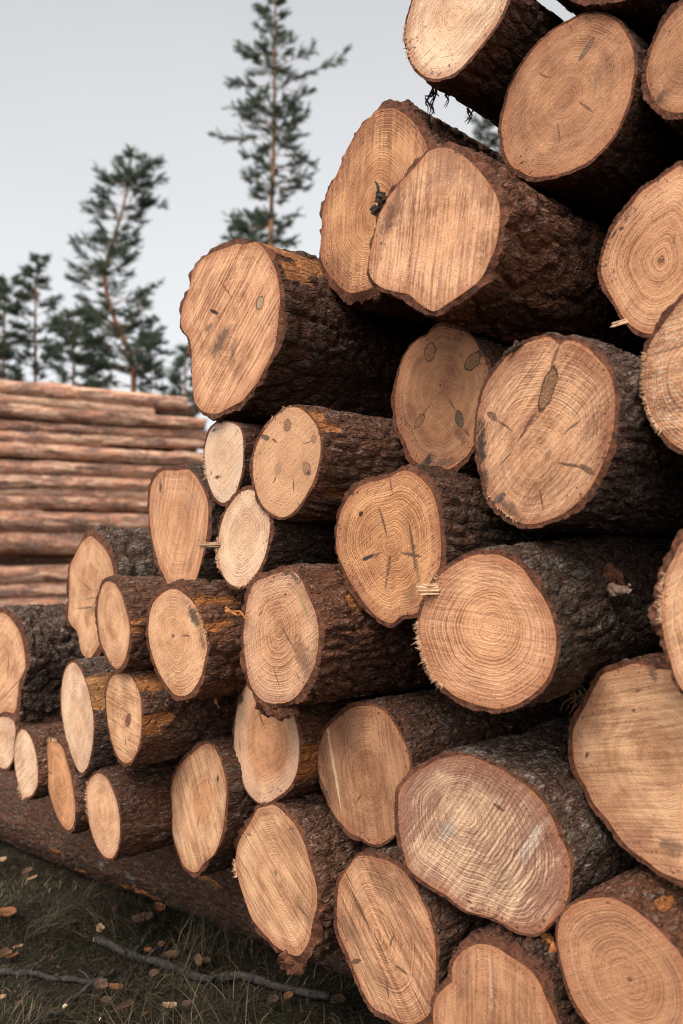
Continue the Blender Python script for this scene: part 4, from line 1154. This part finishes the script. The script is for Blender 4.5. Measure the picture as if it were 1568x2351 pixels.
def stick(label, reg, pts, r0, r1, lift=.02, stubs=(), mat=None):
    P = gpath(reg, pts, lift, 40)
    P[:, 2] += .004 * np.sin(np.arange(40) * .5)
    root = obj('fallen_stick', None)
    root.location = P[0]
    tag(root, label, 'stick', 'sticks lying in the grass')
    bag = Bag()
    rr = np.linspace(r0, r1, 40) * (1 + .12 * np.sin(np.arange(40) * 1.1 + r0 * 900))
    bag.tube(P - P[0], rr, 14, seed=int(r0 * 1e4), rough=.22)
    obj('bark', bag.mesh('bark', [mat or M_STICK]), root)
    for (f, dx, dy, dz, l, w) in stubs:
        q = P[int(f * 39)] - P[0]
        b2 = Bag()
        d = np.array([dx, dy, dz], float)
        d /= np.linalg.norm(d)
        b2.tube(smooth_path([q, q + d * l * .5 + np.array([0, 0, .01]), q + d * l], 8), np.linspace(1, .4, 8) * w, 8, rough=.3)
        obj('side_twig', b2.mesh('side_twig', [M_STICK]), root)
    # pale broken end
    b3 = Bag()
    d = P[0] - P[2]
    d /= np.linalg.norm(d)
    b3.tube(np.array([-d * .004, d * .006, d * .012]), [r0 * 1.02, r0 * .8, r0 * .25], 9, rough=.9)
    obj('broken_end', b3.mesh('broken_end', [M_SPLINT], smooth=False), root)


stick('thick grey stick with a pale broken end, longest in the grass', '16', [668, 778, 780, 830, 940, 905, 1080, 965, 1250, 1030, 1420, 1065, 1600, 1085, 1720, 1100, 2000, 1180, 2300, 1250], .0125, .0105, .022,
      [(.30, .5, .3, .3, .06, .006), (.62, -.2, -.8, .1, .12, .007)])
stick('flat half-buried stick at the left photo edge, half hidden in grass', '16', [-60, 1005, 100, 985, 230, 1005, 400, 1030, 560, 1045, 700, 1050], .010, .007, .010, [(.4, .4, -.3, .5, .05, .005)])
stick('crooked dark twig rising to the right in the front grass', '16', [460, 1225, 560, 1150, 650, 1105, 720, 1060, 790, 990], 0.0065, .0045, .016, [(.5, -.6, .4, .3, .07, .004)])
stick('thin dark twig in the lower left corner of the grass', '16', [190, 1420, 290, 1340, 390, 1270], .0065, .005, .014)
stick('short mossy stick behind the thick grey stick, pointing at the base log', '16', [940, 870, 1000, 800, 1040, 730, 1070, 690], .008, .007, .016)
stick('long wiry black twig crossing the front grass', '16', [700, 1420, 800, 1260, 900, 1100, 1060, 960, 1200, 860, 1330, 720], .0018, .0012, .05)


def chip(label, reg, x, y, lx, ly, rot, mat, th=.004, name='bark_chip', cat='bark chip', group='bark chips scattered on the grass', lift=.03, curl=.25):
    c = ground(px(reg, [x, y]))[0]
    u = REG[reg][2] / 1.74235 * c[1] / FPX
    a, b = lx * u / 2, ly * u * 1.2 / 2
    n, m = 14, 7
    U, W = np.meshgrid(np.linspace(-1, 1, n), np.linspace(-1, 1, m), indexing='ij')
    r = np.random.default_rng(int(x * 7 + y))
    prof = 1 - .45 * np.abs(U) ** 3 + .22 * (vnoise3(U * 4 + x, W * 0, U * 0, 3) - .5)
    X = U * a * (1 + .18 * (vnoise3(W * 3 + y, U * 0, U * 0, 5) - .5))
    Y = W * b * prof
    Z = curl * b * (W ** 2) + .12 * a * (U ** 2) * r.uniform(-.3, 1) + .003 * (vnoise3(U * 5, W * 5, U * 0 + x, 6) - .5)
    top = np.stack([X, Y, Z + th], -1).reshape(-1, 3)
    bot = np.stack([X * .97, Y * .97, Z], -1).reshape(-1, 3)
    F1 = grid_faces(n, m, closed=False)
    F2 = grid_faces(n, m, n * m, closed=False)[:, ::-1]
    rim = np.concatenate([np.arange(m), np.arange(1, n) * m + m - 1, (n - 1) * m + np.arange(m - 2, -1, -1), np.arange(n - 2, 0, -1) * m])
    r2 = np.roll(rim, -1)
    F3 = np.stack([rim, rim + n * m, r2 + n * m, r2], 1)
    me = mesh_from(name, np.concatenate([top, bot]), [F1[:, ::-1], F2[:, ::-1], F3], [mat], True)
    o = obj(name, me)
    o.location = (c[0], c[1], float(ground_h(c[:1], c[1:2])[0]) + lift)
    o.rotation_euler = (r.uniform(.1, .5), r.uniform(-.25, .25), math.radians(rot))
    tag(o, label, cat, group)


M_REDCHIP = simple('red_chip', (.085, .034, .016), (.24, .095, .035), 45)
chip('large orange bark chip cut by the left photo edge in the grass', '16', 30, 630, 150, 80, 20, M_REDCHIP)
chip('broad pale brown bark slab in the grass below the base log', '16', 990, 662, 140, 62, 15, M_CHIP)
chip('narrow pale wood sliver standing in the grass at left', '16', 122, 850, 100, 20, 72, M_PALECHIP, cat='wood chip', group='wood chips in the grass')
chip('orange-brown sliver just below the pale standing sliver at left', '16', 85, 915, 100, 22, 68, M_REDCHIP)
chip('small grey-pink bark chip in the grass left of the thick stick', '16', 485, 685, 100, 30, 35, M_CHIP)
chip('upright brown bark flake in the grass under the base log', '16', 800, 585, 100, 30, -70, M_CHIP)
chip('cream wood chunk just above the thick stick\'s broken end', '16', 695, 725, 40, 45, 60, M_PALECHIP, th=.012, cat='wood chip', group='wood chips in the grass')
chip('small bright orange chip right of the mossy short stick', '16', 1125, 872, 52, 30, -10, M_REDCHIP)
chip('tiny orange chip touching the middle of the thick stick', '16', 1030, 903, 50, 22, 0, M_REDCHIP)
chip('bright amber chip lying flat below the crooked dark twig', '16', 805, 1165, 90, 32, 5, M_REDCHIP)
chip('reddish bark piece just left of the bright amber chip', '16', 700, 1150, 90, 70, 30, M_CHIP)
chip('flat brown chip below the reddish piece near the bottom', '16', 742, 1252, 80, 44, 5, M_CHIP)
chip('pinkish-tan chip at the bottom, left one of a close pair', '16', 1178, 1285, 100, 36, 10, M_PALECHIP)
chip('darker tan chip at the bottom, right one of a close pair', '16', 1300, 1272, 70, 34, 0, M_CHIP)
chip('curled brown chip below the middle of the thick stick', '16', 1070, 1078, 60, 40, 20, M_CHIP)
chip('long dark bark strip pointing up from the bottom edge', '16', 865, 1300, 150, 44, 58, M_CHIP)
chip('small tan chip at lower left near the thin dark twig', '16', 130, 1268, 54, 36, 30, M_CHIP)
chip('small tan chip at the left photo edge near the bottom', '16', 15, 1216, 44, 24, 30, M_PALECHIP)
chip('thin pale sliver at the bottom pointing up', '16', 1008, 1355, 44, 16, 60, M_REDCHIP)
chip('white wood sliver in the upper grass tufts', '16', 222, 446, 66, 12, 28, M_PALECHIP, cat='wood chip', group='wood chips in the grass', lift=.06)
chip('peach-coloured chip at the left edge by the base log', '16', 18, 286, 56, 32, 5, M_PALECHIP)
chip('brown dry leaf curled over the thick stick', '16', 1385, 1035, 110, 40, -68, M_LEAF, name='dry_leaf', cat='leaf', group='dry leaves in the grass', lift=.055)
chip('dry leaf propped above the right part of the thick stick', '16', 1350, 890, 80, 24, 66, M_LEAF, name='dry_leaf', cat='leaf', group='dry leaves in the grass', lift=.05)
chip('wide dull leaf beside the thick stick near the amber bits', '16', 1200, 950, 100, 50, -10, M_LEAF, name='dry_leaf', cat='leaf', group='dry leaves in the grass')
chip('orange crumbled bark beneath the base log by the red mark', '16', 1110, 590, 90, 50, -30, M_REDCHIP)
chip('dark leaf in the far grass beside the white sliver', '16', 190, 395, 80, 40, 60, M_LEAF, name='dry_leaf', cat='leaf', group='dry leaves in the grass', lift=.05)
chip('dull brown leaf left of the flat half-buried stick', '16', 30, 900, 90, 60, 70, M_LEAF, name='dry_leaf', cat='leaf', group='dry leaves in the grass')
chip('copper-brown leaf in the dark corner under the leaning log', '16', 1420, 985, 90, 40, 20, M_LEAF, name='dry_leaf', cat='leaf', group='dry leaves in the grass')
chip('torn orange chip under the right half of the thick stick', '13', 440, 1525, 70, 40, 20, M_REDCHIP)
chip('grey-brown bark scrap right of the torn orange chip', '13', 780, 1560, 110, 60, 40, M_CHIP)
chip('tan scrap left of the torn orange chip at the bottom', '13', 330, 1560, 100, 50, 60, M_CHIP)
rr_ = random.Random(3)
for k in range(16):
    X, Y = rr_.uniform(0, 1500), rr_.uniform(380, 1380)
    q = ground(px('16', [X, Y]))[0]
    if inside_pile(q[0], q[1]) > -.05:
        continue
    chip('little brown bark crumb half sunk in the matted grass', '16', X, Y, rr_.uniform(16, 40), rr_.uniform(8, 20), rr_.uniform(0, 180), rr_.choice([M_CHIP, M_CHIP, M_LEAF, M_LEAF, M_LEAF, M_REDCHIP]),
         name='bark_crumb', cat='bark crumb', group='small bark crumbs strewn in the grass', lift=rr_.uniform(.012, .03))

# ------------------------------------------------------------------ the second pile behind, seen along its flank
DD = 13.0
SAX = math.radians(52)
SN = np.array([math.cos(SAX), -math.sin(SAX), 0])
SC0 = hit(px('P', [465, 1100]), np.array([0, DD, 0]), np.array([0, 1.0, 0]))[0]


def stack_log(k, label, l, r, w, pro=0.0, peel=.10):
    """l, r: left and right points of the log's axis in the picture, w its thickness there"""
    C0 = SC0 + SN * pro
    a, b = hit(px('6' if 0 else 'P', [l, r]), C0, SN)
    d = b - a
    a = a - d * 1.1
    d = b - a
    L = np.linalg.norm(d)
    ez = d / L
    ex = np.cross([0, 0, 1.0], ez)
    ex /= np.linalg.norm(ex)
    ey = np.cross(ez, ex)
    rad = w / 2 * (b @ np.array([0, 1, 0])) / FPX
    N, zs = 48, np.linspace(0, L, 190)
    th = np.arange(N) / N * 2 * np.pi
    TH, Z = np.meshgrid(th, zs)
    bow = .012 * L * (fbm3(Z * .35, Z * 0, Z * 0, k, 2) - .5)
    b_ = bark_field(TH, Z, rad, k * 5, .06, .15)
    R = rad * ((.86 if pro > -.1 else 1.0) - .06 * Z / L) * (1 + .06 * (fbm3(np.cos(TH) * 1.5, np.sin(TH) * 1.5, Z * 1.4, k, 2) - .5)) + .014 * b_ + .022 * sstep(.62, .8, fbm3(np.cos(TH) * 2, np.sin(TH) * 2, Z * 3, k + 4, 2))
    V = np.stack([R * np.cos(TH) + bow, R * np.sin(TH) + bow * .8, Z], -1).reshape(-1, 3)
    n0 = len(V)
    V = np.concatenate([V, V[:N], V[-N:], [V[:N].mean(0), V[-N:].mean(0)]])
    j = np.arange(N)
    F = grid_faces(len(zs), N)
    T = np.concatenate([np.stack([n0 + (j + 1) % N, n0 + j, np.full(N, n0 + 2 * N)], 1), np.stack([n0 + N + j, n0 + N + (j + 1) % N, np.full(N, n0 + 2 * N + 1)], 1)])
    at = np.zeros(len(V))
    at[:n0] = sstep(.65 - peel, .68 - peel, fbm3(np.cos(TH) * 1.6 + k, np.sin(TH) * 1.6, Z * 2.6, k, 4) + .12 * (fbm3(np.cos(TH) * 6, np.sin(TH) * 6, Z * 9, k, 2) - .5)).ravel()
    ht = np.zeros(len(V))
    ht[:n0] = b_.ravel()
    root = obj('pine_log', None)
    root.matrix_world = Matrix(((ex[0], ey[0], ez[0], a[0]), (ex[1], ey[1], ez[1], a[1]), (ex[2], ey[2], ez[2], a[2]), (0, 0, 0, 1)))
    tag(root, label, 'log', 'logs of the far pile')
    me = mesh_from('bark', V[:n0], F, [BM['stack' if pro > -.1 else 'dark']], True, {'ht': ht[:n0], 'peel': at[:n0]})  # recessed logs get darker bark, standing in for shade in the gaps
    obj('bark', me, root)
    me2 = mesh_from('cut_face', V[n0:], T - n0, [M_SPLINT], True)
    obj('cut_face', me2, root)


SP = [('short thick log on top of the far pile, blunt dark end against the trees', (0, 893), (425, 929), 40, 0, .10),
      ('thin pale log second from the top of the far pile, dipping to the right', (0, 916), (350, 948), 26, .02, .22),
      ('log third from the top of the far pile, blunt-ended', (0, 942), (465, 972), 31, .03, .08),
      ('dull thin log fourth from the top of the far pile', (0, 979), (475, 1001), 27, 0, .04),
      ('orange-lit log fifth from the top of the far pile', (0, 1003), (490, 1023), 27, .02, .13),
      ('reddish log sixth from the top of the far pile, lumpy along its top', (0, 1032), (490, 1056), 34, .03, .10),
      ('log with one long stripped white patch, mid-height in the far pile', (0, 1073), (520, 1086), 36, .0, .14),
      ('pink-brown log just below the white-patched one in the far pile', (0, 1106), (560, 1119), 34, .03, .12),
      ('thin log with pale flecks, second below the white-patched one in the far pile', (0, 1132), (560, 1141), 28, 0, .12),
      ('greenish log with a pale branch scar, third below the white-patched one', (0, 1157), (560, 1163), 36, .02, .06),
      ('thick smooth pinkish log in the lower half of the far pile', (0, 1199), (560, 1202), 50, .04, .05),
      ('thickest log low in the far pile, above the dark gap', (0, 1248), (560, 1243), 56, .02, .05),
      ('pale-patched log just below the dark gap of the far pile', (0, 1321), (560, 1309), 40, .04, .16),
      ('grey-brown log second below the dark gap of the far pile', (0, 1359), (560, 1347), 42, .02, .12),
      ('green-tinged log third below the dark gap of the far pile', (0, 1395), (560, 1383), 42, .04, .08),
      ('shadowed log at the foot of the far pile behind the black-barked log', (0, 1440), (560, 1425), 50, .02, .05),
      ('recessed dark log behind the gap low in the far pile', (0, 1286), (560, 1277), 60, -.22, .0)]
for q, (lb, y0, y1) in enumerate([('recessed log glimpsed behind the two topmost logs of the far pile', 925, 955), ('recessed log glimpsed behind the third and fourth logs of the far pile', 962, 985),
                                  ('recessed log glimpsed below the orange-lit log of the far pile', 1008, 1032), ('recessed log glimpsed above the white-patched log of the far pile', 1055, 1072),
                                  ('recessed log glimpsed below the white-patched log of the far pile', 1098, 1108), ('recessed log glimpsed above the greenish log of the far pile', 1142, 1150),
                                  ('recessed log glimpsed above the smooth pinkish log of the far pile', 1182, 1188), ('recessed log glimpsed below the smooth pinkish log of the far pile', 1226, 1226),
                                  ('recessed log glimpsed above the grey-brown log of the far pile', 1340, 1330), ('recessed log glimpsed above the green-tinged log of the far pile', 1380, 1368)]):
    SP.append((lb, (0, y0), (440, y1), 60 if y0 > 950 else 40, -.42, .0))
for k, (lb, l, r, w, pro, pl) in enumerate(SP):
    stack_log(k + 70, lb, l, r, w, pro, pl)

# ------------------------------------------------------------------ pines
g = G('pine_needles')
t = g.attr('tone')
c = g.mix(t, (.055, .080, .060), (.135, .160, .108))
M_NEED = g.done(c, .75, .15)
tr_ = g.node('ShaderNodeBsdfTranslucent')
g.put(tr_.inputs['Color'], g.mix(t, (.05, .085, .045), (.13, .17, .09)))
ms_ = g.node('ShaderNodeMixShader')
ms_.inputs[0].default_value = .5
g.nt.links.new(g.b.outputs[0], ms_.inputs[1])
g.nt.links.new(tr_.outputs[0], ms_.inputs[2])
g.nt.links.new(ms_.outputs[0], g.out.inputs[0])
g = G('pine_trunk')
o_ = g.obj()
n_ = g.noise(g.scale(o_, (1, 1, .4)), scale=9, detail=4)
hz = g.sep(o_)[2]
c = g.mix(g.ss(.35, .65, n_), (.13, .075, .052), (.42, .20, .115))
g.bump(n_, .6, .02)
M_TRUNK = g.done(c, .9, .15)


def pine(label, d, trunk, prof, r0, seed, whorl=.30, fill=1.0, extra=(), foot=True, up=.35, droop=.15):
    """trunk: picture points from the tip down; prof: (y, left, right) reach of the crown in the picture"""
    R = np.random.default_rng(seed)
    Cn = np.array([0, d, 0.0])
    TP = hit(px('P', np.array(trunk, float).ravel()), Cn, np.array([0, 1.0, 0]))
    if foot:
        b = TP[-1].copy()
        b[2] = -.1
        TP = np.concatenate([TP, [b]])
    TP[1:-1, 1] += R.normal(0, .05, len(TP) - 2)
    base = TP[-1].copy()
    base[2] = 0
    path = smooth_path(TP, 60)
    hgt = path[0, 2]
    rad = .012 + (r0 - .012) * np.clip((hgt - path[:, 2]) / hgt, 0, 1) ** .8
    wood = Bag()
    wood.tube(path - base, rad, 9, seed=seed, rough=.15)
    pr = np.array(prof, float)
    zz = hit(np.stack([np.full(len(pr), CX), pr[:, 0]], 1), Cn, np.array([0, 1.0, 0]))[:, 2]
    u = d / FPX
    kL = lambda z: np.interp(z, zz[::-1], pr[::-1, 1])
    kR = lambda z: np.interp(z, zz[::-1], pr[::-1, 2])
    tips, dirs = [], []
    z = zz.max() - .02
    limbs = []
    while z > zz.min():
        k = np.argmin(np.abs(path[:, 2] - z))
        c0 = path[k]
        xl, xr = (kL(z) - CX) * u, (kR(z) - CX) * u
        nl = R.integers(3, 6)
        a0 = R.random() * 6.28
        for m in range(nl):
            if R.random() > fill * .95:
                continue
            az = a0 + m * 6.28 / nl + R.normal(0, .35)
            ca = math.cos(az)
            reach = (xr - c0[0]) if ca > 0 else (c0[0] - xl)
            other = .5 * (xr - xl)
            ln = abs(ca) * reach + (1 - abs(ca)) * other
            ln = max(.12, ln) * R.uniform(.45, 1.06)
            limbs.append((c0, az, ln, R.normal(up, .22), rad[k]))
        z -= whorl * .8 * R.uniform(.5, 1.4)
    for (x0, y0, x1, y1, dep) in extra:
        p0, p1 = hit(px('P', [x0, y0, x1, y1]), Cn, np.array([0, 1.0, 0]))
        v = p1 - p0
        limbs.append((p0, math.atan2(dep, v[0]), math.hypot(v[0], dep), math.atan2(v[2], abs(v[0])), .03))
    for (c0, az, ln, el, rt) in limbs:
        s = np.linspace(0, 1, 7)
        hx, hz_ = s * ln * math.cos(el), ln * (s * math.sin(el) - droop * s ** 1.6 + .10 * s ** 4)
        wob = np.cumsum(R.normal(0, .06 * ln, 7)) * s
        P = np.stack([c0[0] + hx * math.cos(az) - wob * math.sin(az), c0[1] + hx * math.sin(az) + wob * math.cos(az), c0[2] + hz_], 1)
        rl = min(.35 * rt, .007 + .010 * ln)
        wood.tube(P - base, np.linspace(rl, .004, 7), 5)
        nt = int(5 + ln * 12)
        for q in range(nt):
            f = R.uniform(.22, 1.0) ** .65
            i0 = min(int(f * 6), 5)
            p = P[i0] + (P[i0 + 1] - P[i0]) * (f * 6 - i0)
            side = R.choice([-1, 1])
            la = R.uniform(.08, .34) * (1.15 - .5 * f) * min(1.3, .5 + ln)
            a2 = az + side * R.uniform(.3, 1.2)
            e = p + la * np.array([math.cos(a2), math.sin(a2), R.uniform(-.1, .75)])
            if R.random() < .5:
                wood.tube(np.array([p, .5 * (p + e) - [0, 0, .01], e]) - base, [.005, .004, .003], 4)
            for w in np.linspace(.45, 1, 2 if la < .16 else 3):
                tips.append(p + (e - p) * w)
                dirs.append((e - p) / la)
        tips.append(P[-1])
        v = P[-1] - P[-2]
        dirs.append(v / np.linalg.norm(v))
    for q in range(6):
        tips.append(path[0] - [0, 0, .08 * q])
        dirs.append(np.array([0, 0, 1.0]))
    tips, dirs = np.array(tips), np.array(dirs)
    nn = 20
    T = np.repeat(tips, nn, 0)
    Dn = np.repeat(dirs, nn, 0)
    ct = np.repeat(R.normal(.42, .22, len(tips)), nn)
    n = len(T)
    v = R.normal(0, 1, (n, 3))
    v /= np.linalg.norm(v, axis=1)[:, None]
    nd = Dn * .75 + v
    nd /= np.linalg.norm(nd, axis=1)[:, None]
    ln = R.uniform(.06, .14, n)
    T = T + Dn * R.uniform(-.09, .05, n)[:, None]
    sd = np.cross(nd, R.normal(0, 1, (n, 3)))
    sd /= np.linalg.norm(sd, axis=1)[:, None] + 1e-9
    w = .0046 * d / 24
    V = np.stack([T - sd * w, T + sd * w, T + nd * ln[:, None]], 1).reshape(-1, 3) - base
    F = np.arange(n * 3).reshape(-1, 3)
    tone = np.repeat(np.clip(ct + R.normal(0, .15, n), 0, 1), 3)
    root = obj('pine_tree', None)
    root.location = base
    tag(root, label, 'tree', 'pines behind the piles')
    obj('trunk', wood.mesh('trunk', [M_TRUNK]), root)
    obj('crown', mesh_from('crown', V, F, [M_NEED], False, {'tone': tone}), root)


pine('tall straight pine, its tip reaching the top of the photo between sky and pile', 25, [(628, -70), (632, 40), (630, 150), (628, 300), (626, 420), (622, 580)],
     [(-70, 615, 640), (0, 588, 668), (60, 572, 662), (120, 560, 690), (150, 515, 735), (190, 505, 742), (235, 520, 735), (265, 540, 700), (295, 483, 722), (335, 508, 742), (380, 528, 740), (420, 518, 735), (460, 545, 700), (500, 555, 690), (545, 530, 690), (575, 520, 680)],
     .13, 11, .30, .9, extra=[(660, 185, 815, 92, .3), (640, 330, 745, 395, .2), (625, 320, 482, 293, .2), (628, 200, 510, 170, .2)])
pine('crooked pine with a forked reddish trunk rising behind the far pile', 24, [(300, 356), (292, 430), (270, 520), (245, 600), (245, 660), (262, 730), (290, 790), (304, 840), (306, 905)],
     [(356, 285, 325), (375, 240, 335), (400, 235, 370), (450, 195, 375), (500, 170, 365), (545, 168, 320), (590, 155, 310), (620, 128, 350), (650, 135, 382), (690, 170, 330), (730, 165, 370), (760, 130, 388), (810, 115, 385), (850, 110, 370), (890, 120, 360)],
     .13, 23, .27, .95, extra=[(280, 520, 376, 400, .3), (285, 470, 372, 470, .2), (270, 500, 238, 375, .2), (250, 640, 130, 612, .3), (250, 700, 380, 630, .3), (275, 560, 330, 500, .3)])
pine('slim young pine with a pointed top left of the crooked one', 24, [(86, 588), (84, 660), (80, 760), (80, 900)],
     [(588, 78, 95), (620, 45, 108), (660, 22, 120), (700, 30, 128), (740, 15, 125), (790, 20, 118), (840, 15, 115), (890, 20, 110)], .08, 31, .26, .9, extra=[(84, 690, 38, 612, .2)])
pine('dark pine cut by the left photo edge behind the far pile', 23, [(12, 640), (8, 760), (8, 900)],
     [(640, 2, 30), (670, -40, 45), (720, -60, 48), (780, -50, 55), (830, -50, 40), (890, -60, 40)], .09, 37, .22, 1.0)
pine('short bushy pine standing between the slim young pine and the crooked one', 22, [(168, 722), (168, 800), (168, 900)],
     [(722, 150, 190), (750, 120, 215), (790, 108, 235), (830, 100, 255), (870, 98, 262), (900, 95, 265)], .08, 41, .17, 1.0)
pine('dark young pine showing just left of the fungus-stained log end', 21, [(425, 800), (425, 900), (428, 1010)],
     [(800, 412, 440), (840, 395, 460), (880, 385, 470), (930, 390, 470), (1000, 400, 470)], .07, 43, .18, 1.0)
pine('bushy low pine at the foot of the tall straight one', 30, [(578, 490), (576, 560), (575, 640)],
     [(490, 560, 596), (520, 520, 620), (550, 500, 640), (600, 495, 650), (640, 500, 640)], .09, 47, .22, 1.0)
pine('pine glimpsed through the gap beneath the log jutting out at the top', 27, [(1120, 255), (1120, 340), (1120, 480)],
     [(255, 1108, 1135), (285, 1090, 1155), (330, 1085, 1165), (400, 1070, 1170), (480, 1060, 1180)], .10, 53, .26, .9)
pine('thin sparse pine right of the crooked trunk above the far pile', 30, [(348, 735), (346, 800), (345, 920)],
     [(735, 340, 358), (770, 318, 375), (810, 310, 390), (850, 312, 388), (910, 315, 385)], .06, 59, .30, .7)
pine('sparse pine behind the crooked one, low over the far pile', 32, [(215, 775), (216, 830), (216, 930)],
     [(775, 205, 228), (810, 190, 245), (860, 185, 262), (920, 180, 262)], .07, 61, .25, .9)

# ------------------------------------------------------------------ light
SUN_EL, SUN_AZ = math.radians(52), math.radians(207)
w = bpy.data.worlds.new("World")
sc.world = w
w.use_nodes = True
nt = w.node_tree
bg = nt.nodes['Background']
sky = nt.nodes.new('ShaderNodeTexSky')
sky.sky_type = 'NISHITA'
sky.sun_disc = False
sky.sun_elevation = SUN_EL
sky.sun_rotation = SUN_AZ
sky.air_density, sky.dust_density, sky.ozone_density = 1.0, 6.0, 1.0
hs = nt.nodes.new('ShaderNodeHueSaturation')
hs.inputs['Saturation'].default_value = .10
nt.links.new(sky.outputs[0], hs.inputs['Color'])
# even cloud layer veiling the sky
tc = nt.nodes.new('ShaderNodeTexCoord')
cn = nt.nodes.new('ShaderNodeTexNoise')
cn.inputs['Scale'].default_value = 1.6
cn.inputs['Detail'].default_value = 3
nt.links.new(tc.outputs['Generated'], cn.inputs['Vector'])
rp = nt.nodes.new('ShaderNodeValToRGB')
rp.color_ramp.elements[0].position, rp.color_ramp.elements[1].position = .3, .7
rp.color_ramp.elements[0].color = (4.25, 4.35, 4.5, 1)
rp.color_ramp.elements[1].color = (4.85, 4.95, 5.1, 1)
nt.links.new(cn.outputs['Fac'], rp.inputs[0])
mx = nt.nodes.new('ShaderNodeMix')
mx.data_type = 'RGBA'
mx.inputs[0].default_value = .65
nt.links.new(hs.outputs[0], mx.inputs[6])
nt.links.new(rp.outputs[0], mx.inputs[7])
# sky dimmed on the right to keep the bark flanks dark
sx = nt.nodes.new('ShaderNodeSeparateXYZ')
nt.links.new(tc.outputs['Generated'], sx.inputs[0])
mr = nt.nodes.new('ShaderNodeMapRange')
mr.interpolation_type = 'SMOOTHSTEP'
nt.links.new(sx.outputs[0], mr.inputs[0])
mr.inputs[1].default_value, mr.inputs[2].default_value = 0.15, 1.0
mr.inputs[3].default_value, mr.inputs[4].default_value = 1.0, .5
mz = nt.nodes.new('ShaderNodeMapRange')
nt.links.new(sx.outputs[2], mz.inputs[0])
mz.inputs[1].default_value, mz.inputs[2].default_value = 0.1, .6
mz.inputs[3].default_value, mz.inputs[4].default_value = 1.30, .88
mm = nt.nodes.new('ShaderNodeMath')
mm.operation = 'MULTIPLY'
nt.links.new(mr.outputs[0], mm.inputs[0])
nt.links.new(mz.outputs[0], mm.inputs[1])
vm = nt.nodes.new('ShaderNodeVectorMath')
vm.operation = 'SCALE'
nt.links.new(mx.outputs[2], vm.inputs[0])
mb = nt.nodes.new('ShaderNodeMapRange')  # sky behind the camera brightened to light the log ends
mb.interpolation_type = 'SMOOTHSTEP'
nt.links.new(sx.outputs[1], mb.inputs[0])
mb.inputs[1].default_value, mb.inputs[2].default_value = .35, -.9
mb.inputs[3].default_value, mb.inputs[4].default_value = 1.0, 2.1
mb2 = nt.nodes.new('ShaderNodeMath')
mb2.operation = 'MULTIPLY'
nt.links.new(mm.outputs[0], mb2.inputs[0])
nt.links.new(mb.outputs[0], mb2.inputs[1])
nt.links.new(mb2.outputs[0], vm.inputs['Scale'])
nt.links.new(vm.outputs[0], bg.inputs['Color'])
bg.inputs['Strength'].default_value = .10
sd = bpy.data.lights.new("sun", 'SUN')
sd.energy = 1.5
sd.angle = math.radians(28)
sd.color = (1.0, .95, .88)
so = bpy.data.objects.new("sun", sd)
COL.objects.link(so)
tod = Vector((math.sin(SUN_AZ) * math.cos(SUN_EL), math.cos(SUN_AZ) * math.cos(SUN_EL), math.sin(SUN_EL)))
so.rotation_euler = tod.to_track_quat('Z', 'Y').to_euler()
so.location = (-3, -3, 6)

vs = sc.view_settings
sc.display_settings.display_device = 'sRGB'
vs.view_transform = 'Standard'
vs.look = 'None'
vs.gamma = 1
vs.use_curve_mapping = False
vs.exposure = 0.88
sc.render.engine = 'CYCLES'
sc.cycles.use_denoising = True
sc.cycles.pixel_filter_type = 'BLACKMAN_HARRIS'
sc.cycles.filter_width = 1.1
sc.cycles.adaptive_threshold = .01
sc.cycles.max_bounces = 5
sc.cycles.diffuse_bounces = 3
sc.cycles.use_adaptive_sampling = True
